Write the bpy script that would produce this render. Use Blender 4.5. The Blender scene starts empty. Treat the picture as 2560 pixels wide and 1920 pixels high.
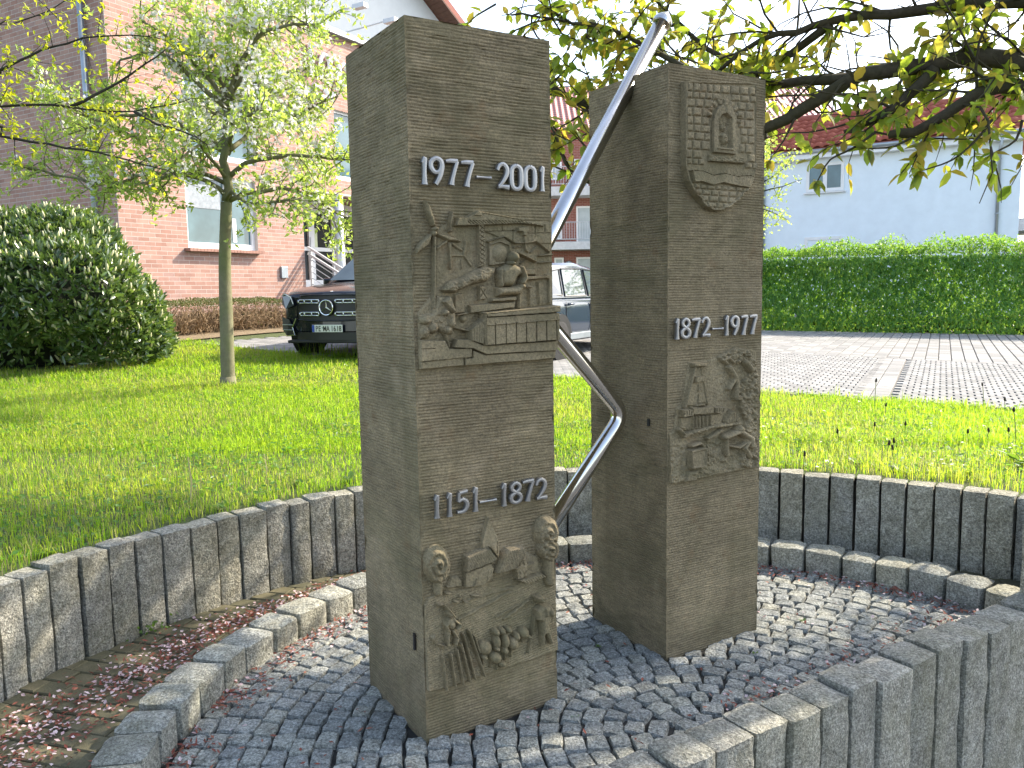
import bpy, bmesh, math, random
import numpy as np
from mathutils import Vector, Matrix, noise as mnoise

# ------------------------------------------------------------------ camera, sky, sun, exposure
SC = bpy.context.scene
COL = SC.collection
FPX, PITCH, ROLL, EYE = 2024.7, .113, -.0178, 1.55
_F = np.array([0, math.cos(PITCH), -math.sin(PITCH)]); _r0 = np.array([1., 0, 0]); _u0 = np.cross(_r0, _F)
_R = math.cos(ROLL) * _r0 + math.sin(ROLL) * _u0
_U = -math.sin(ROLL) * _r0 + math.cos(ROLL) * _u0
cam_data = bpy.data.cameras.new('camera'); cam = bpy.data.objects.new('camera', cam_data); COL.objects.link(cam)
cam_data.sensor_width = 36.0; cam_data.lens = FPX / 2560 * 36.0; cam_data.clip_start = .05; cam_data.clip_end = 600
cam.matrix_world = Matrix(((_R[0], _U[0], -_F[0], 0), (_R[1], _U[1], -_F[1], 0), (_R[2], _U[2], -_F[2], EYE), (0, 0, 0, 1)))
SC.camera = cam

SUN_AZ, SUN_EL = math.radians(31.5), math.radians(36)
SUN_DIR = Vector((math.cos(SUN_AZ) * math.cos(SUN_EL), math.sin(SUN_AZ) * math.cos(SUN_EL), math.sin(SUN_EL)))
world = bpy.data.worlds.new('World'); SC.world = world; world.use_nodes = True
wn = world.node_tree.nodes; wl = world.node_tree.links
sky = wn.new('ShaderNodeTexSky'); sky.sky_type = 'NISHITA'; sky.sun_disc = False
sky.sun_elevation = SUN_EL; sky.sun_rotation = math.pi / 2 - SUN_AZ
sky.air_density = 1.0; sky.dust_density = 1.6; sky.ozone_density = 1.0
bw = wn.new('ShaderNodeRGBToBW'); hazy = wn.new('ShaderNodeMix'); hazy.data_type = 'RGBA'; hazy.inputs[0].default_value = .30      # thin high haze
wl.new(sky.outputs[0], bw.inputs[0]); wl.new(sky.outputs[0], hazy.inputs[6]); wl.new(bw.outputs[0], hazy.inputs[7]); wl.new(hazy.outputs[2], wn['Background'].inputs[0]); wn['Background'].inputs[1].default_value = .15
sun_data = bpy.data.lights.new('sun', 'SUN'); sun = bpy.data.objects.new('sun', sun_data); COL.objects.link(sun)
sun_data.energy = 2.9; sun_data.angle = math.radians(.6); sun_data.color = (1, .89, .73)
sun.rotation_euler = (-SUN_DIR).to_track_quat('-Z', 'Y').to_euler(); sun.location = SUN_DIR * 40
SC.view_settings.view_transform = 'Standard'; SC.view_settings.look = 'None'
SC.view_settings.exposure = 1.85; SC.view_settings.gamma = 1.0; SC.view_settings.use_curve_mapping = False
SC.render.engine = 'CYCLES'
SC.cycles.max_bounces = 7; SC.cycles.diffuse_bounces = 3; SC.cycles.glossy_bounces = 3
SC.cycles.transmission_bounces = 4; SC.cycles.transparent_max_bounces = 6
SC.cycles.caustics_reflective = False; SC.cycles.caustics_refractive = False
SC.cycles.use_denoising = True

# ------------------------------------------------------------------ helpers
RNG = np.random.default_rng(7)
random.seed(7)
EYEV = np.array([0, 0, EYE])

def ray(x, y):
    return _F + _R * (x - 1280) / FPX - _U * (y - 960) / FPX
def at_depth(x, y, Y):                     # a point of the place, from a sighting line and its distance north of the eye
    d = ray(x, y); return EYEV + d * (Y / d[1])
def at_height(x, y, z):
    d = ray(x, y); return EYEV + d * ((z - EYE) / d[2])
def on_plane(x, y, o, n):
    d = ray(x, y); o = np.asarray(o, float); n = np.asarray(n, float)
    return EYEV + d * (((o - EYEV) @ n) / (d @ n))
def project(P):
    d = np.asarray(P, float) - EYEV; z = d @ _F
    return 1280 + FPX * (d @ _R) / z, 960 - FPX * (d @ _U) / z
def zoomed(pts, ox, oy, k):
    return [(ox + a / k, oy + b / k) for a, b in pts]
def smooth(t):
    t = np.clip(t, 0, 1); return t * t * (3 - 2 * t)

def tag(o, label=None, cat=None, group=None, kind=None):
    if label: o['label'] = label
    if cat: o['category'] = cat
    if group: o['group'] = group
    if kind: o['kind'] = kind
    return o
LOCAL = False                              # True while a builder works in its thing's own frame
def world_of(o):
    m = o.matrix_basis.copy()
    return m if o.parent is None else world_of(o.parent) @ o.matrix_parent_inverse @ m
def link(o, parent=None):
    COL.objects.link(o)
    if parent is not None:
        o.parent = parent
        if not LOCAL: o.matrix_parent_inverse = world_of(parent).inverted()
    return o
def empty(name, loc=(0, 0, 0), rz=0, label=None, cat=None, group=None, kind=None):
    o = bpy.data.objects.new(name, None); link(o); o.location = loc; o.rotation_euler = (0, 0, rz)
    o.empty_display_size = .1
    return tag(o, label, cat, group, kind)
def mesh_np(name, verts, quads=None, tris=None, mat=None, smooth_shade=False, rnd=None, sharp=None):
    """mesh from arrays; rnd: one value per face"""
    me = bpy.data.meshes.new(name)
    verts = np.asarray(verts, np.float32).reshape(-1, 3)
    q = np.zeros((0, 4), np.int32) if quads is None else np.asarray(quads, np.int32).reshape(-1, 4)
    t = np.zeros((0, 3), np.int32) if tris is None else np.asarray(tris, np.int32).reshape(-1, 3)
    me.vertices.add(len(verts)); me.vertices.foreach_set('co', verts.ravel())
    nl = len(q) * 4 + len(t) * 3
    me.loops.add(nl); me.loops.foreach_set('vertex_index', np.concatenate([q.ravel(), t.ravel()]).astype(np.int32))
    me.polygons.add(len(q) + len(t))
    st = np.concatenate([np.arange(len(q)) * 4, len(q) * 4 + np.arange(len(t)) * 3]).astype(np.int32)
    me.polygons.foreach_set('loop_start', st)
    me.polygons.foreach_set('use_smooth', np.full(len(q) + len(t), bool(smooth_shade)))
    if rnd is not None:
        a = me.attributes.new('rnd', 'FLOAT', 'FACE'); a.data.foreach_set('value', np.asarray(rnd, np.float32))
    me.update(calc_edges=True); me.validate(verbose=False)
    if sharp is not None: me.set_sharp_from_angle(angle=math.radians(sharp))
    if mat is not None: me.materials.append(mat)
    return me
def obj(name, me, parent=None, kind=None):
    o = bpy.data.objects.new(name, me); link(o, parent)
    if kind: o['kind'] = kind
    return o

class MB:
    """collects simple shapes and links them as one mesh object"""
    def __init__(s): s.v = []; s.f = []; s.r = []; s.cur = 0.
    def add(s, verts, faces):
        b = len(s.v); s.v += [tuple(v) for v in verts]; s.f += [tuple(b + i for i in f) for f in faces]; s.r += [s.cur] * len(faces); return s
    def box(s, c, size, ax=None):
        c = Vector(c); hx, hy, hz = [x / 2 for x in size]
        X, Y, Z = ax if ax else (Vector((1, 0, 0)), Vector((0, 1, 0)), Vector((0, 0, 1)))
        X, Y, Z = Vector(X), Vector(Y), Vector(Z)
        p = [c + X * i * hx + Y * j * hy + Z * k * hz for k in (-1, 1) for j in (-1, 1) for i in (-1, 1)]
        return s.add(p, [(0, 2, 3, 1), (4, 5, 7, 6), (0, 1, 5, 4), (2, 6, 7, 3), (0, 4, 6, 2), (1, 3, 7, 5)])
    def tube(s, pts, rad, n=8, cap=True):
        pts = [Vector(p) for p in pts]; m = len(pts)
        rad = [rad] * m if not hasattr(rad, '__len__') else rad
        ref = None; rings = []
        for i in range(m):
            d = (pts[min(i + 1, m - 1)] - pts[max(i - 1, 0)]).normalized()
            if ref is None: ref = d.orthogonal().normalized()
            ref = (ref - d * ref.dot(d)); ref = ref.normalized() if ref.length > 1e-6 else d.orthogonal().normalized()
            w = d.cross(ref)
            rings.append([pts[i] + (ref * math.cos(2 * math.pi * k / n) + w * math.sin(2 * math.pi * k / n)) * rad[i] for k in range(n)])
        v = [p for r in rings for p in r]; f = []
        for i in range(m - 1):
            for k in range(n):
                f.append((i * n + k, i * n + (k + 1) % n, (i + 1) * n + (k + 1) % n, (i + 1) * n + k))
        if cap: f += [tuple(range(n - 1, -1, -1)), tuple((m - 1) * n + k for k in range(n))]
        return s.add(v, f)
    def lathe(s, c, ax, prof, n=16):           # prof: (distance along ax, radius)
        ax = Vector(ax).normalized(); u = ax.orthogonal().normalized(); w = ax.cross(u); c = Vector(c)
        v = [c + ax * a + (u * math.cos(2 * math.pi * k / n) + w * math.sin(2 * math.pi * k / n)) * r for a, r in prof for k in range(n)]
        f = [(i * n + k, i * n + (k + 1) % n, (i + 1) * n + (k + 1) % n, (i + 1) * n + k) for i in range(len(prof) - 1) for k in range(n)]
        f += [tuple(range(n - 1, -1, -1)), tuple((len(prof) - 1) * n + k for k in range(n))]
        return s.add(v, f)
    def prism(s, poly, o, X, Y, Z, h):          # polygon (x,y) in the frame X,Y at o, thickness h along Z
        o, X, Y, Z = Vector(o), Vector(X), Vector(Y), Vector(Z); n = len(poly)
        v = [o + X * a + Y * b for a, b in poly] + [o + X * a + Y * b + Z * h for a, b in poly]
        f = [tuple(range(n - 1, -1, -1)), tuple(range(n, 2 * n))] + [(i, (i + 1) % n, n + (i + 1) % n, n + i) for i in range(n)]
        return s.add(v, f)
    def mesh(s, name, mat=None, shade=False):
        me = bpy.data.meshes.new(name); me.from_pydata(s.v, [], s.f); me.update()
        if any(s.r):
            a = me.attributes.new('rnd', 'FLOAT', 'FACE'); a.data.foreach_set('value', np.asarray(s.r, np.float32))
        if mat is not None: me.materials.append(mat)
        if shade: me.polygons.foreach_set('use_smooth', np.ones(len(me.polygons), bool))
        return me
    def build(s, name, mat=None, parent=None, shade=False, kind=None, bevel=0):
        o = obj(name, s.mesh(name, mat, shade), parent, kind)
        if bevel:
            m = o.modifiers.new('bevel', 'BEVEL'); m.width = bevel; m.segments = 2; m.limit_method = 'ANGLE'
        return o

def tube_points(pts, step=.05):
    """Catmull-Rom through pts"""
    P = [Vector(p) for p in pts]; P = [P[0] * 2 - P[1]] + P + [P[-1] * 2 - P[-2]]; out = []
    for i in range(1, len(P) - 2):
        n = max(2, int((P[i + 1] - P[i]).length / step))
        for k in range(n):
            t = k / n; a, b, c, d = P[i - 1:i + 3]
            out.append(.5 * ((2 * b) + (c - a) * t + (2 * a - 5 * b + 4 * c - d) * t * t + (3 * b - a - 3 * c + d) * t ** 3))
    out.append(P[-2]); return out

def fbm(P, scale, seed=0, octv=3):
    """cheap value noise for arrays (N,3) -> about -1..1"""
    P = np.asarray(P, float) * scale + seed * 17.13; tot = np.zeros(len(P)); amp = 1.; nrm = 0
    for _ in range(octv):
        i = np.floor(P).astype(np.int64); f = P - i; f = f * f * (3 - 2 * f); acc = 0
        for dx in (0, 1):
            for dy in (0, 1):
                for dz in (0, 1):
                    h = (i[:, 0] + dx) * 374761393 + (i[:, 1] + dy) * 668265263 + (i[:, 2] + dz) * 2147483647
                    h = (h ^ (h >> 13)) * 1274126177; h = (h ^ (h >> 16)) & 0xffff
                    w = (f[:, 0] if dx else 1 - f[:, 0]) * (f[:, 1] if dy else 1 - f[:, 1]) * (f[:, 2] if dz else 1 - f[:, 2])
                    acc = acc + w * (h / 32767.5 - 1)
        tot += amp * acc; nrm += amp; amp *= .5; P = P * 2.03 + 5.7
    return tot / nrm

# ------------------------------------------------------------------ materials
class NT:
    def __init__(s, name):
        s.m = bpy.data.materials.new(name); s.m.use_nodes = True; s.t = s.m.node_tree; s.n = s.t.nodes; s.l = s.t.links
        s.b = s.n['Principled BSDF']; s.out = s.n['Material Output']
        s.co = s.n.new('ShaderNodeTexCoord'); s.geo = s.n.new('ShaderNodeNewGeometry'); s.world = False      # world: texture fixed in the place, not in each piece
    def node(s, t, **kw):
        n = s.n.new(t)
        for k, v in kw.items(): setattr(n, k, v)
        return n
    def noise(s, scale, detail=4, rough=.6, coord='Object', dist=0, vec=None):
        n = s.n.new('ShaderNodeTexNoise'); n.inputs['Scale'].default_value = scale; n.inputs['Detail'].default_value = detail
        n.inputs['Roughness'].default_value = rough; n.inputs['Distortion'].default_value = dist
        s.l.new(vec if vec else s.geo.outputs['Position'] if s.world else s.co.outputs[coord], n.inputs['Vector']); return n.outputs['Fac']
    def vor(s, scale, coord='Object', feature='F1', out='Distance'):
        n = s.n.new('ShaderNodeTexVoronoi'); n.feature = feature; n.inputs['Scale'].default_value = scale
        s.l.new(s.geo.outputs['Position'] if s.world else s.co.outputs[coord], n.inputs['Vector']); return n.outputs[out]
    def ramp(s, fac, stops):
        n = s.n.new('ShaderNodeValToRGB'); e = n.color_ramp.elements
        while len(e) < len(stops): e.new(.5)
        for q, (p, c) in zip(e, stops): q.position = p; q.color = (*c, 1) if len(c) == 3 else c
        s.l.new(fac, n.inputs[0]); return n.outputs[0]
    def mix(s, fac, a, b, mode='MIX'):
        n = s.n.new('ShaderNodeMix'); n.data_type = 'RGBA'; n.blend_type = mode
        for sock, v in ((n.inputs[0], fac), (n.inputs[6], a), (n.inputs[7], b)):
            if hasattr(v, 'is_linked') or isinstance(v, bpy.types.NodeSocket): s.l.new(v, sock)
            elif hasattr(v, '__len__'): sock.default_value = (*v, 1)
            else: sock.default_value = v
        return n.outputs[2]
    def math(s, op, a, b=0.):
        n = s.n.new('ShaderNodeMath'); n.operation = op
        for sock, v in ((n.inputs[0], a), (n.inputs[1], b)):
            if isinstance(v, bpy.types.NodeSocket): s.l.new(v, sock)
            else: sock.default_value = v
        return n.outputs[0]
    def rnd(s):
        """one random value per piece: object random plus the per-face value of joined pieces"""
        a = s.n.new('ShaderNodeAttribute'); a.attribute_name = 'rnd'; oi = s.n.new('ShaderNodeObjectInfo')
        return s.math('FRACT', s.math('ADD', a.outputs['Fac'], oi.outputs['Random']))
    def bump(s, h, strength=.5, dist=.01):
        n = s.n.new('ShaderNodeBump'); n.inputs['Strength'].default_value = strength; n.inputs['Distance'].default_value = dist
        s.l.new(h, n.inputs['Height']); s.l.new(n.outputs[0], s.b.inputs['Normal']); return s
    def col(s, c):
        if isinstance(c, bpy.types.NodeSocket): s.l.new(c, s.b.inputs['Base Color'])
        else: s.b.inputs['Base Color'].default_value = (*c, 1)
        return s
    def set(s, rough=.8, metal=0., spec=.5, coat=0.):
        s.b.inputs['Roughness'].default_value = rough; s.b.inputs['Metallic'].default_value = metal
        s.b.inputs['Specular IOR Level'].default_value = spec; s.b.inputs['Coat Weight'].default_value = coat
        if coat: s.b.inputs['Coat Roughness'].default_value = .03
        return s

def plain(name, c, rough=.7, metal=0., var=.12, scale=6., spec=.5, coat=0., bump=0.):
    m = NT(name); f = m.noise(scale, 5)
    lo = tuple(x * (1 - var) for x in c); hi = tuple(min(1, x * (1 + var)) for x in c)
    m.col(m.ramp(f, [(.3, lo), (.7, hi)])).set(rough, metal, spec, coat)
    if bump: m.bump(m.noise(scale * 12, 4), bump, .005)
    return m.m

def leaf_mat(name, cols, trans=.45, rough=.45, tcol=None, spec=.4):
    m = NT(name); r = m.rnd()
    stops = [(i / (len(cols) - 1), c) for i, c in enumerate(cols)]
    c = m.ramp(r, stops); m.col(c).set(rough, 0, spec)
    tr = m.n.new('ShaderNodeBsdfTranslucent'); mx = m.n.new('ShaderNodeMixShader'); mx.inputs[0].default_value = trans
    tc = m.ramp(r, [(i / (len(tcol) - 1), q) for i, q in enumerate(tcol)]) if tcol else c
    m.l.new(tc, tr.inputs[0]); m.l.new(m.b.outputs[0], mx.inputs[1]); m.l.new(tr.outputs[0], mx.inputs[2])
    m.l.new(mx.outputs[0], m.out.inputs[0]); return m.m

def granite(name, base, moss=.25, warm=0.):
    m = NT(name); m.world = True; r = m.rnd()
    s1 = m.noise(105, 3, .75); s2 = m.noise(42, 4, .7); s4 = m.vor(150)
    lo = tuple(x * .38 for x in base); hi = tuple(min(1, x * 1.75) for x in base)
    c = m.ramp(m.math('ADD', m.math('MULTIPLY', s1, .7), m.math('MULTIPLY', s2, .3)), [(.36, lo), (.5, base), (.62, hi)])
    c = m.mix(m.ramp(s4, [(.10, (.9, .9, .9)), (.24, (0, 0, 0))]), c, (.03, .032, .030))
    v = m.ramp(r, [(0, (.74, .75, .76)), (.5, (1, 1, 1)), (1, (1.14, 1.1, 1.0))])
    c = m.mix(1.0, c, v, 'MULTIPLY')
    g = m.ramp(m.noise(4.1, 6, .75), [(.42, (0, 0, 0)), (.7, (1, 1, 1))])
    c = m.mix(m.math('MULTIPLY', g, moss), c, (.15, .145, .06))
    d = m.ramp(m.noise(11, 6, .7), [(.32, (.62, .61, .58)), (.56, (1, 1, 1))])
    c = m.mix(.9, c, d, 'MULTIPLY')
    m.col(c).set(.88, 0, .3)
    m.bump(m.math('ADD', m.math('MULTIPLY', s1, .8), m.math('MULTIPLY', m.noise(28, 5, .7), 2.)), .9, .010)
    return m.m

def sandstone(name, base, groove=.35):
    m = NT(name)
    f = m.noise(4, 6, .6); g = m.noise(120, 4, .8); st = m.noise(1.6, 5, .7, dist=1.)
    lo = tuple(x * .72 for x in base); hi = tuple(x * 1.22 for x in base)
    c = m.ramp(f, [(.3, lo), (.7, hi)])
    c = m.mix(.8, c, m.ramp(g, [(.34, (.45, .45, .43)), (.5, (1, 1, 1)), (.66, (1.45, 1.4, 1.28))]), 'MULTIPLY')
    c = m.mix(m.ramp(st, [(.46, (0, 0, 0)), (.66, (.7, .7, .7))]), c, (base[0] * .55, base[1] * .60, base[2] * .52))
    c = m.mix(m.ramp(m.noise(2.7, 5, .7, dist=.6), [(.56, (0, 0, 0)), (.72, (.5, .5, .5))]), c, (base[0] * 1.5, base[1] * 1.5, base[2] * 1.6))
    c = m.mix(m.ramp(m.noise(7, 5, .75), [(.58, (0, 0, 0)), (.70, (.55, .55, .55))]), c, (base[0] * .8, base[1] * .62, base[2] * .5))
    # vertical run-off stains
    mp = m.n.new('ShaderNodeMapping'); mp.inputs['Scale'].default_value = (9, 9, .5); m.l.new(m.co.outputs['Object'], mp.inputs[0])
    w = m.noise(1.0, 4, .6, vec=mp.outputs[0])
    mh = m.n.new('ShaderNodeMapping'); mh.inputs['Scale'].default_value = (16, 16, 95); m.l.new(m.co.outputs['Object'], mh.inputs[0])
    c = m.mix(groove, c, m.ramp(m.noise(1.0, 3, .6, vec=mh.outputs[0]), [(.36, (.62, .61, .58)), (.5, (1, 1, 1)), (.64, (1.3, 1.28, 1.22))]), 'MULTIPLY')
    c = m.mix(m.ramp(w, [(.5, (0, 0, 0)), (.72, (.38, .38, .38))]), c, (base[0] * .48, base[1] * .5, base[2] * .42))
    pits = m.ramp(m.vor(38), [(.05, (1, 1, 1)), (.09, (0, 0, 0))])
    pm = m.math('MULTIPLY', pits, m.ramp(m.noise(11, 2), [(.55, (0, 0, 0)), (.6, (1, 1, 1))]))
    c = m.mix(pm, c, (.03, .028, .02))
    m.col(c).set(.9, 0, .25)
    m.bump(m.math('ADD', g, m.math('MULTIPLY', m.noise(70, 4), 1.2)), .5, .003)
    return m.m

M = {}
M['stone'] = sandstone('weathered sandstone', (.215, .174, .108))
M['stone_relief'] = sandstone('carved sandstone', (.232, .19, .118), .12)
M['granite'] = granite('grey granite', (.33, .32, .275), .42)
M['granite_ring'] = granite('grey green granite', (.36, .36, .315), .42)
M['granite_cobble'] = granite('blue grey granite', (.30, .312, .295), .12)
M['steel'] = plain('brushed stainless steel', (.62, .61, .59), .15, 1., .05, 30)
M['alu'] = plain('matt cast aluminium', (.27, .27, .27), .42, .8, .1, 25)
M['joint'] = plain('dark joint soil', (.028, .027, .023), .95, 0, .4, 40)
M['soil'] = plain('lawn soil', (.05, .06, .022), .95, 0, .4, 8)
M['black'] = plain('black plastic', (.012, .012, .013), .45, 0, .1)
# ------------------------------------------------------------------ the ground
CO, RO = np.array([.643, 2.064]), 2.84           # retaining wall: centre and inner radius
CR, RI, RX = np.array([.672, 2.675]), 1.862, 2.03   # kerb ring: centre, inner and outer radius
ZW, ZR = .45, .122                                # wall top, ring top (0 = cobbles)
CH0 = np.array([.4, 2.415]); CHD = np.array([.8466, .5322]); CHN = np.array([.5322, -.8466])   # straight front wall

def gz(x, y):
    x = np.asarray(x, float); y = np.asarray(y, float)
    r = np.hypot(x - CO[0], y - CO[1]); s = smooth((r - 3) / 3)
    xx = np.clip(x, -9, 14); yy = np.clip(y, 2, 24)
    a = np.where(xx > 0, .0675 - .0225 * xx, .0675 - .012 * xx)
    P = a + .02 * (yy - 7.5) + .008 * np.maximum(0, -xx - 3) * np.maximum(0, np.minimum(yy, 16) - 9)
    return ZW - .015 + s * P
def on_ground(x, y, n=12):
    z = .5
    for _ in range(n):
        p = at_height(x, y, z); z = .5 * z + .5 * float(gz(p[0], p[1]))
    return at_height(x, y, z)

# lawn sheet: rings round the sunken circle, out to the horizon
rs = np.concatenate([np.linspace(RO + .06, 8, 30), np.linspace(8.5, 30, 40), np.linspace(33, 300, 14)])
th = np.linspace(math.radians(-40), math.radians(232), 140)
V = np.array([[CO[0] + r * math.cos(t), CO[1] + r * math.sin(t), 0] for r in rs for t in th]); V[:, 2] = gz(V[:, 0], V[:, 1])
nt = len(th); Q = [(i * nt + k, (i + 1) * nt + k, (i + 1) * nt + k + 1, i * nt + k + 1) for i in range(len(rs) - 1) for k in range(nt - 1)]
ctr = V[np.array(Q)].mean(1)[:, :2]; keep = ((ctr - CH0) @ CHN) < -.1
lm = NT('lawn ground'); f = lm.noise(3, 6); f2 = lm.noise(40, 4)
c = lm.ramp(f, [(.3, (.055, .085, .018)), (.7, (.085, .12, .025))])
c = lm.mix(lm.ramp(f2, [(.4, (0, 0, 0)), (.7, (.7, .7, .7))]), c, (.07, .055, .03)); lm.col(c).set(.95); lm.bump(f2, .8, .03)
tag(obj('lawn', mesh_np('lawn', V, np.array(Q)[keep], mat=lm.m, smooth_shade=True)), kind='structure')

# lower street in front of the wall
mb = MB(); mb.add([(-60, -60, -.72), (80, -60, -.72), (80, 60, -.72), (-60, 60, -.72)], [(0, 1, 2, 3)])
st = tag(mb.build('street', plain('street asphalt', (.06, .06, .058), .9, 0, .2, 20, bump=.4)), kind='structure')

# beds under the cobbles and under the path
def disc(name, c, r0, r1, z, mat, n=96):
    t = np.linspace(0, 2 * math.pi, n, endpoint=False)
    R_ = np.linspace(r0, r1, 40)
    v = np.array([[c[0] + r * math.cos(a), c[1] + r * math.sin(a), z] for r in R_ for a in t])
    q = [(i * n + k, (i + 1) * n + k, (i + 1) * n + (k + 1) % n, i * n + (k + 1) % n) for i in range(39) for k in range(n)]
    ct = v[np.array(q)].mean(1)[:, :2]; kp = ((ct - CH0) @ CHN) < .03
    return obj(name, mesh_np(name, v, np.array(q)[kp], mat=mat))
cobble_bed = tag(disc('cobble_paving', CR, .001, RX - .02, -.02, M['joint']), kind='structure')
path_bed = tag(disc('brick_path', CO, .3, RO + .05, -.028, plain('mossy joint sand', (.045, .045, .022), .95, 0, .5, 30)), kind='structure')
# ------------------------------------------------------------------ stones
def rough_block(nx, ny, nz, size, seed, amp=.006, rnd_edge=.012, sc=14):
    """split stone: subdivided box (x width, y depth, z from 0 to height) with an uneven surface"""
    sx, sy, sz = size; vid = {}; V = []; F = []
    def vert(i, j, k):
        key = (i, j, k)
        if key not in vid: vid[key] = len(V); V.append((i / nx - .5, j / ny - .5, k / nz))
        return vid[key]
    for i in range(nx):
        for j in range(ny):
            F.append((vert(i, j, nz), vert(i + 1, j, nz), vert(i + 1, j + 1, nz), vert(i, j + 1, nz)))
    for i in range(nx):
        for k in range(nz):
            F.append((vert(i, 0, k), vert(i + 1, 0, k), vert(i + 1, 0, k + 1), vert(i, 0, k + 1)))
            F.append((vert(i + 1, ny, k), vert(i, ny, k), vert(i, ny, k + 1), vert(i + 1, ny, k + 1)))
    for j in range(ny):
        for k in range(nz):
            F.append((vert(0, j + 1, k), vert(0, j, k), vert(0, j, k + 1), vert(0, j + 1, k + 1)))
            F.append((vert(nx, j, k), vert(nx, j + 1, k), vert(nx, j + 1, k + 1), vert(nx, j, k + 1)))
    U = np.array(V); P = U * np.array([sx, sy, sz])
    # pull vertical and top edges in a little
    ex = np.clip((np.abs(U[:, 0]) * sx - (sx / 2 - .02)) / .02, 0, 1); ey = np.clip((np.abs(U[:, 1]) * sy - (sy / 2 - .02)) / .02, 0, 1)
    ez = np.clip((P[:, 2] - (sz - .02)) / .02, 0, 1)
    e = ex * ey; P[:, 0] -= np.sign(U[:, 0]) * rnd_edge * .5 * e; P[:, 1] -= np.sign(U[:, 1]) * rnd_edge * .5 * e
    P[:, 2] -= rnd_edge * np.maximum(ex, ey) * ez * .8
    for a in range(3):
        d = fbm(P, sc, seed * 3 + a, 3) * amp * (.7 if a == 0 else 1.) + fbm(P, 3.2, seed * 5 + a, 2) * amp * (.35 if a == 0 else .8)
        if a == 2: d = d * ez
        P[:, a] += d
    return P, np.array(F)

def stone_obj(name, P, F, mat, parent, M4, smooth_shade=True):
    me = mesh_np(name, P, F, mat=mat, smooth_shade=smooth_shade, sharp=42)
    o = obj(name, me, parent); o.matrix_basis = M4; return o
def frame(p, ex, z0):
    ex = Vector((ex[0], ex[1], 0)).normalized(); ey = Vector((-ex.y, ex.x, 0))
    return Matrix(((ex.x, ey.x, 0, p[0]), (ex.y, ey.y, 0, p[1]), (0, 0, 1, z0), (0, 0, 0, 1)))

# --- outer retaining wall of upright granite palisades, joints where the photograph has them
zl = lambda pts: zoomed(pts, 0, 1100, 2.0109)
jl = zl([(-40, 730), (105, 685), (245, 640), (405, 590), (550, 545), (690, 505), (830, 470), (960, 430), (1085, 395), (1205, 370), (1335, 340), (1450, 315), (1555, 300), (1675, 275), (1790, 265)])
jr = zoomed([(110, 1260), (280, 1275), (475, 1280), (675, 1300), (880, 1310), (1080, 1335), (1285, 1345), (1500, 1375), (1720, 1395), (1925, 1420), (2150, 1450)], 1860, 780, 3.16)
ang = lambda p, C: math.atan2(p[1] - C[1], p[0] - C[0])
aL = sorted([ang(at_height(*q, ZW), CO) for q in jl], reverse=True)
aR = sorted([ang(at_height(*q, ZW), CO) for q in jr], reverse=True)
joints = list(aL)
step = .165 / RO
n = round((aL[-1] - aR[0]) / step); joints += [aL[-1] + (aR[0] - aL[-1]) * k / n for k in range(1, n)] + aR
while joints[0] < math.radians(228): joints.insert(0, joints[0] + step * random.uniform(.9, 1.1))
while joints[-1] > math.radians(38): joints.append(joints[-1] - step * random.uniform(.9, 1.1))
wall = empty('palisade_wall', (CO[0], CO[1], 0), 0, 'tall curved retaining wall of upright granite palisades holding back the lawn', 'wall')
for i in range(len(joints) - 1):
    a0, a1 = joints[i], joints[i + 1]; am = (a0 + a1) / 2; wd = (a0 - a1) * RO - random.uniform(.005, .012); dp = .125
    hgt = ZW + .25 + random.uniform(-.008, .008); rr = RO + dp / 2 + random.uniform(-.006, .008)
    p = CO + rr * np.array([math.cos(am), math.sin(am)])
    if (p - CH0) @ CHN > -.02: continue
    P, F = rough_block(5, 3, 16, (wd, dp, hgt), i + 1, .0065, .006, 15)
    o = stone_obj('palisade_stone', P, F, M['granite'], wall, frame(p, (-math.sin(am + random.uniform(-.02, .02)), math.cos(am)), -.25))
# --- low kerb ring
ring = empty('kerb_ring', (CR[0], CR[1], 0), 0, 'low ring of squared granite kerb stones round the cobbles', 'kerb')
il = zl([(545, 1770), (660, 1610), (770, 1455), (885, 1330), (1015, 1215), (1140, 1110), (1255, 1030), (1380, 935), (1520, 870), (1650, 795), (1785, 745)])
ir = zoomed([(1045, 200), (1200, 225), (1370, 250), (1520, 280), (1680, 305), (1845, 350), (2025, 395)], 1360, 1250, 1.8433)
aL = sorted([ang(at_height(*q, ZR), CR) for q in il], reverse=True); aR = sorted([ang(at_height(*q, ZR), CR) for q in ir], reverse=True)
aL = [a if a > 0 else a + 2 * math.pi for a in aL]; aL.sort(reverse=True)
joints = list(aL); step = .19 / RI; n = round((aL[-1] - aR[0]) / step)
joints += [aL[-1] + (aR[0] - aL[-1]) * k / n for k in range(1, n)] + aR
while joints[0] < math.radians(250): joints.insert(0, joints[0] + step)
while joints[-1] > math.radians(18): joints.append(joints[-1] - step)
jj = [joints[0]]
for a in joints[1:]:
    if (jj[-1] - a) * RI > .13: jj.append(a)
joints = jj
for i in range(len(joints) - 1):
    a0, a1 = joints[i], joints[i + 1]; am = (a0 + a1) / 2; dp = RX - RI; rm = (RI + RX) / 2
    wd = (a0 - a1) * rm - random.uniform(.010, .020)
    p = CR + (rm + random.uniform(-.006, .006)) * np.array([math.cos(am), math.sin(am)])
    if (p - CH0) @ CHN > .05 or wd < .05: continue
    P, F = rough_block(5, 5, 6, (wd, dp, ZR + .2 + random.uniform(-.008, .01)), i + 101, .007, .016, 14)
    stone_obj('kerb_stone', P, F, M['granite_ring'], ring, frame(p, (-math.sin(am + random.uniform(-.03, .03)), math.cos(am)), -.2))
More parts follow.
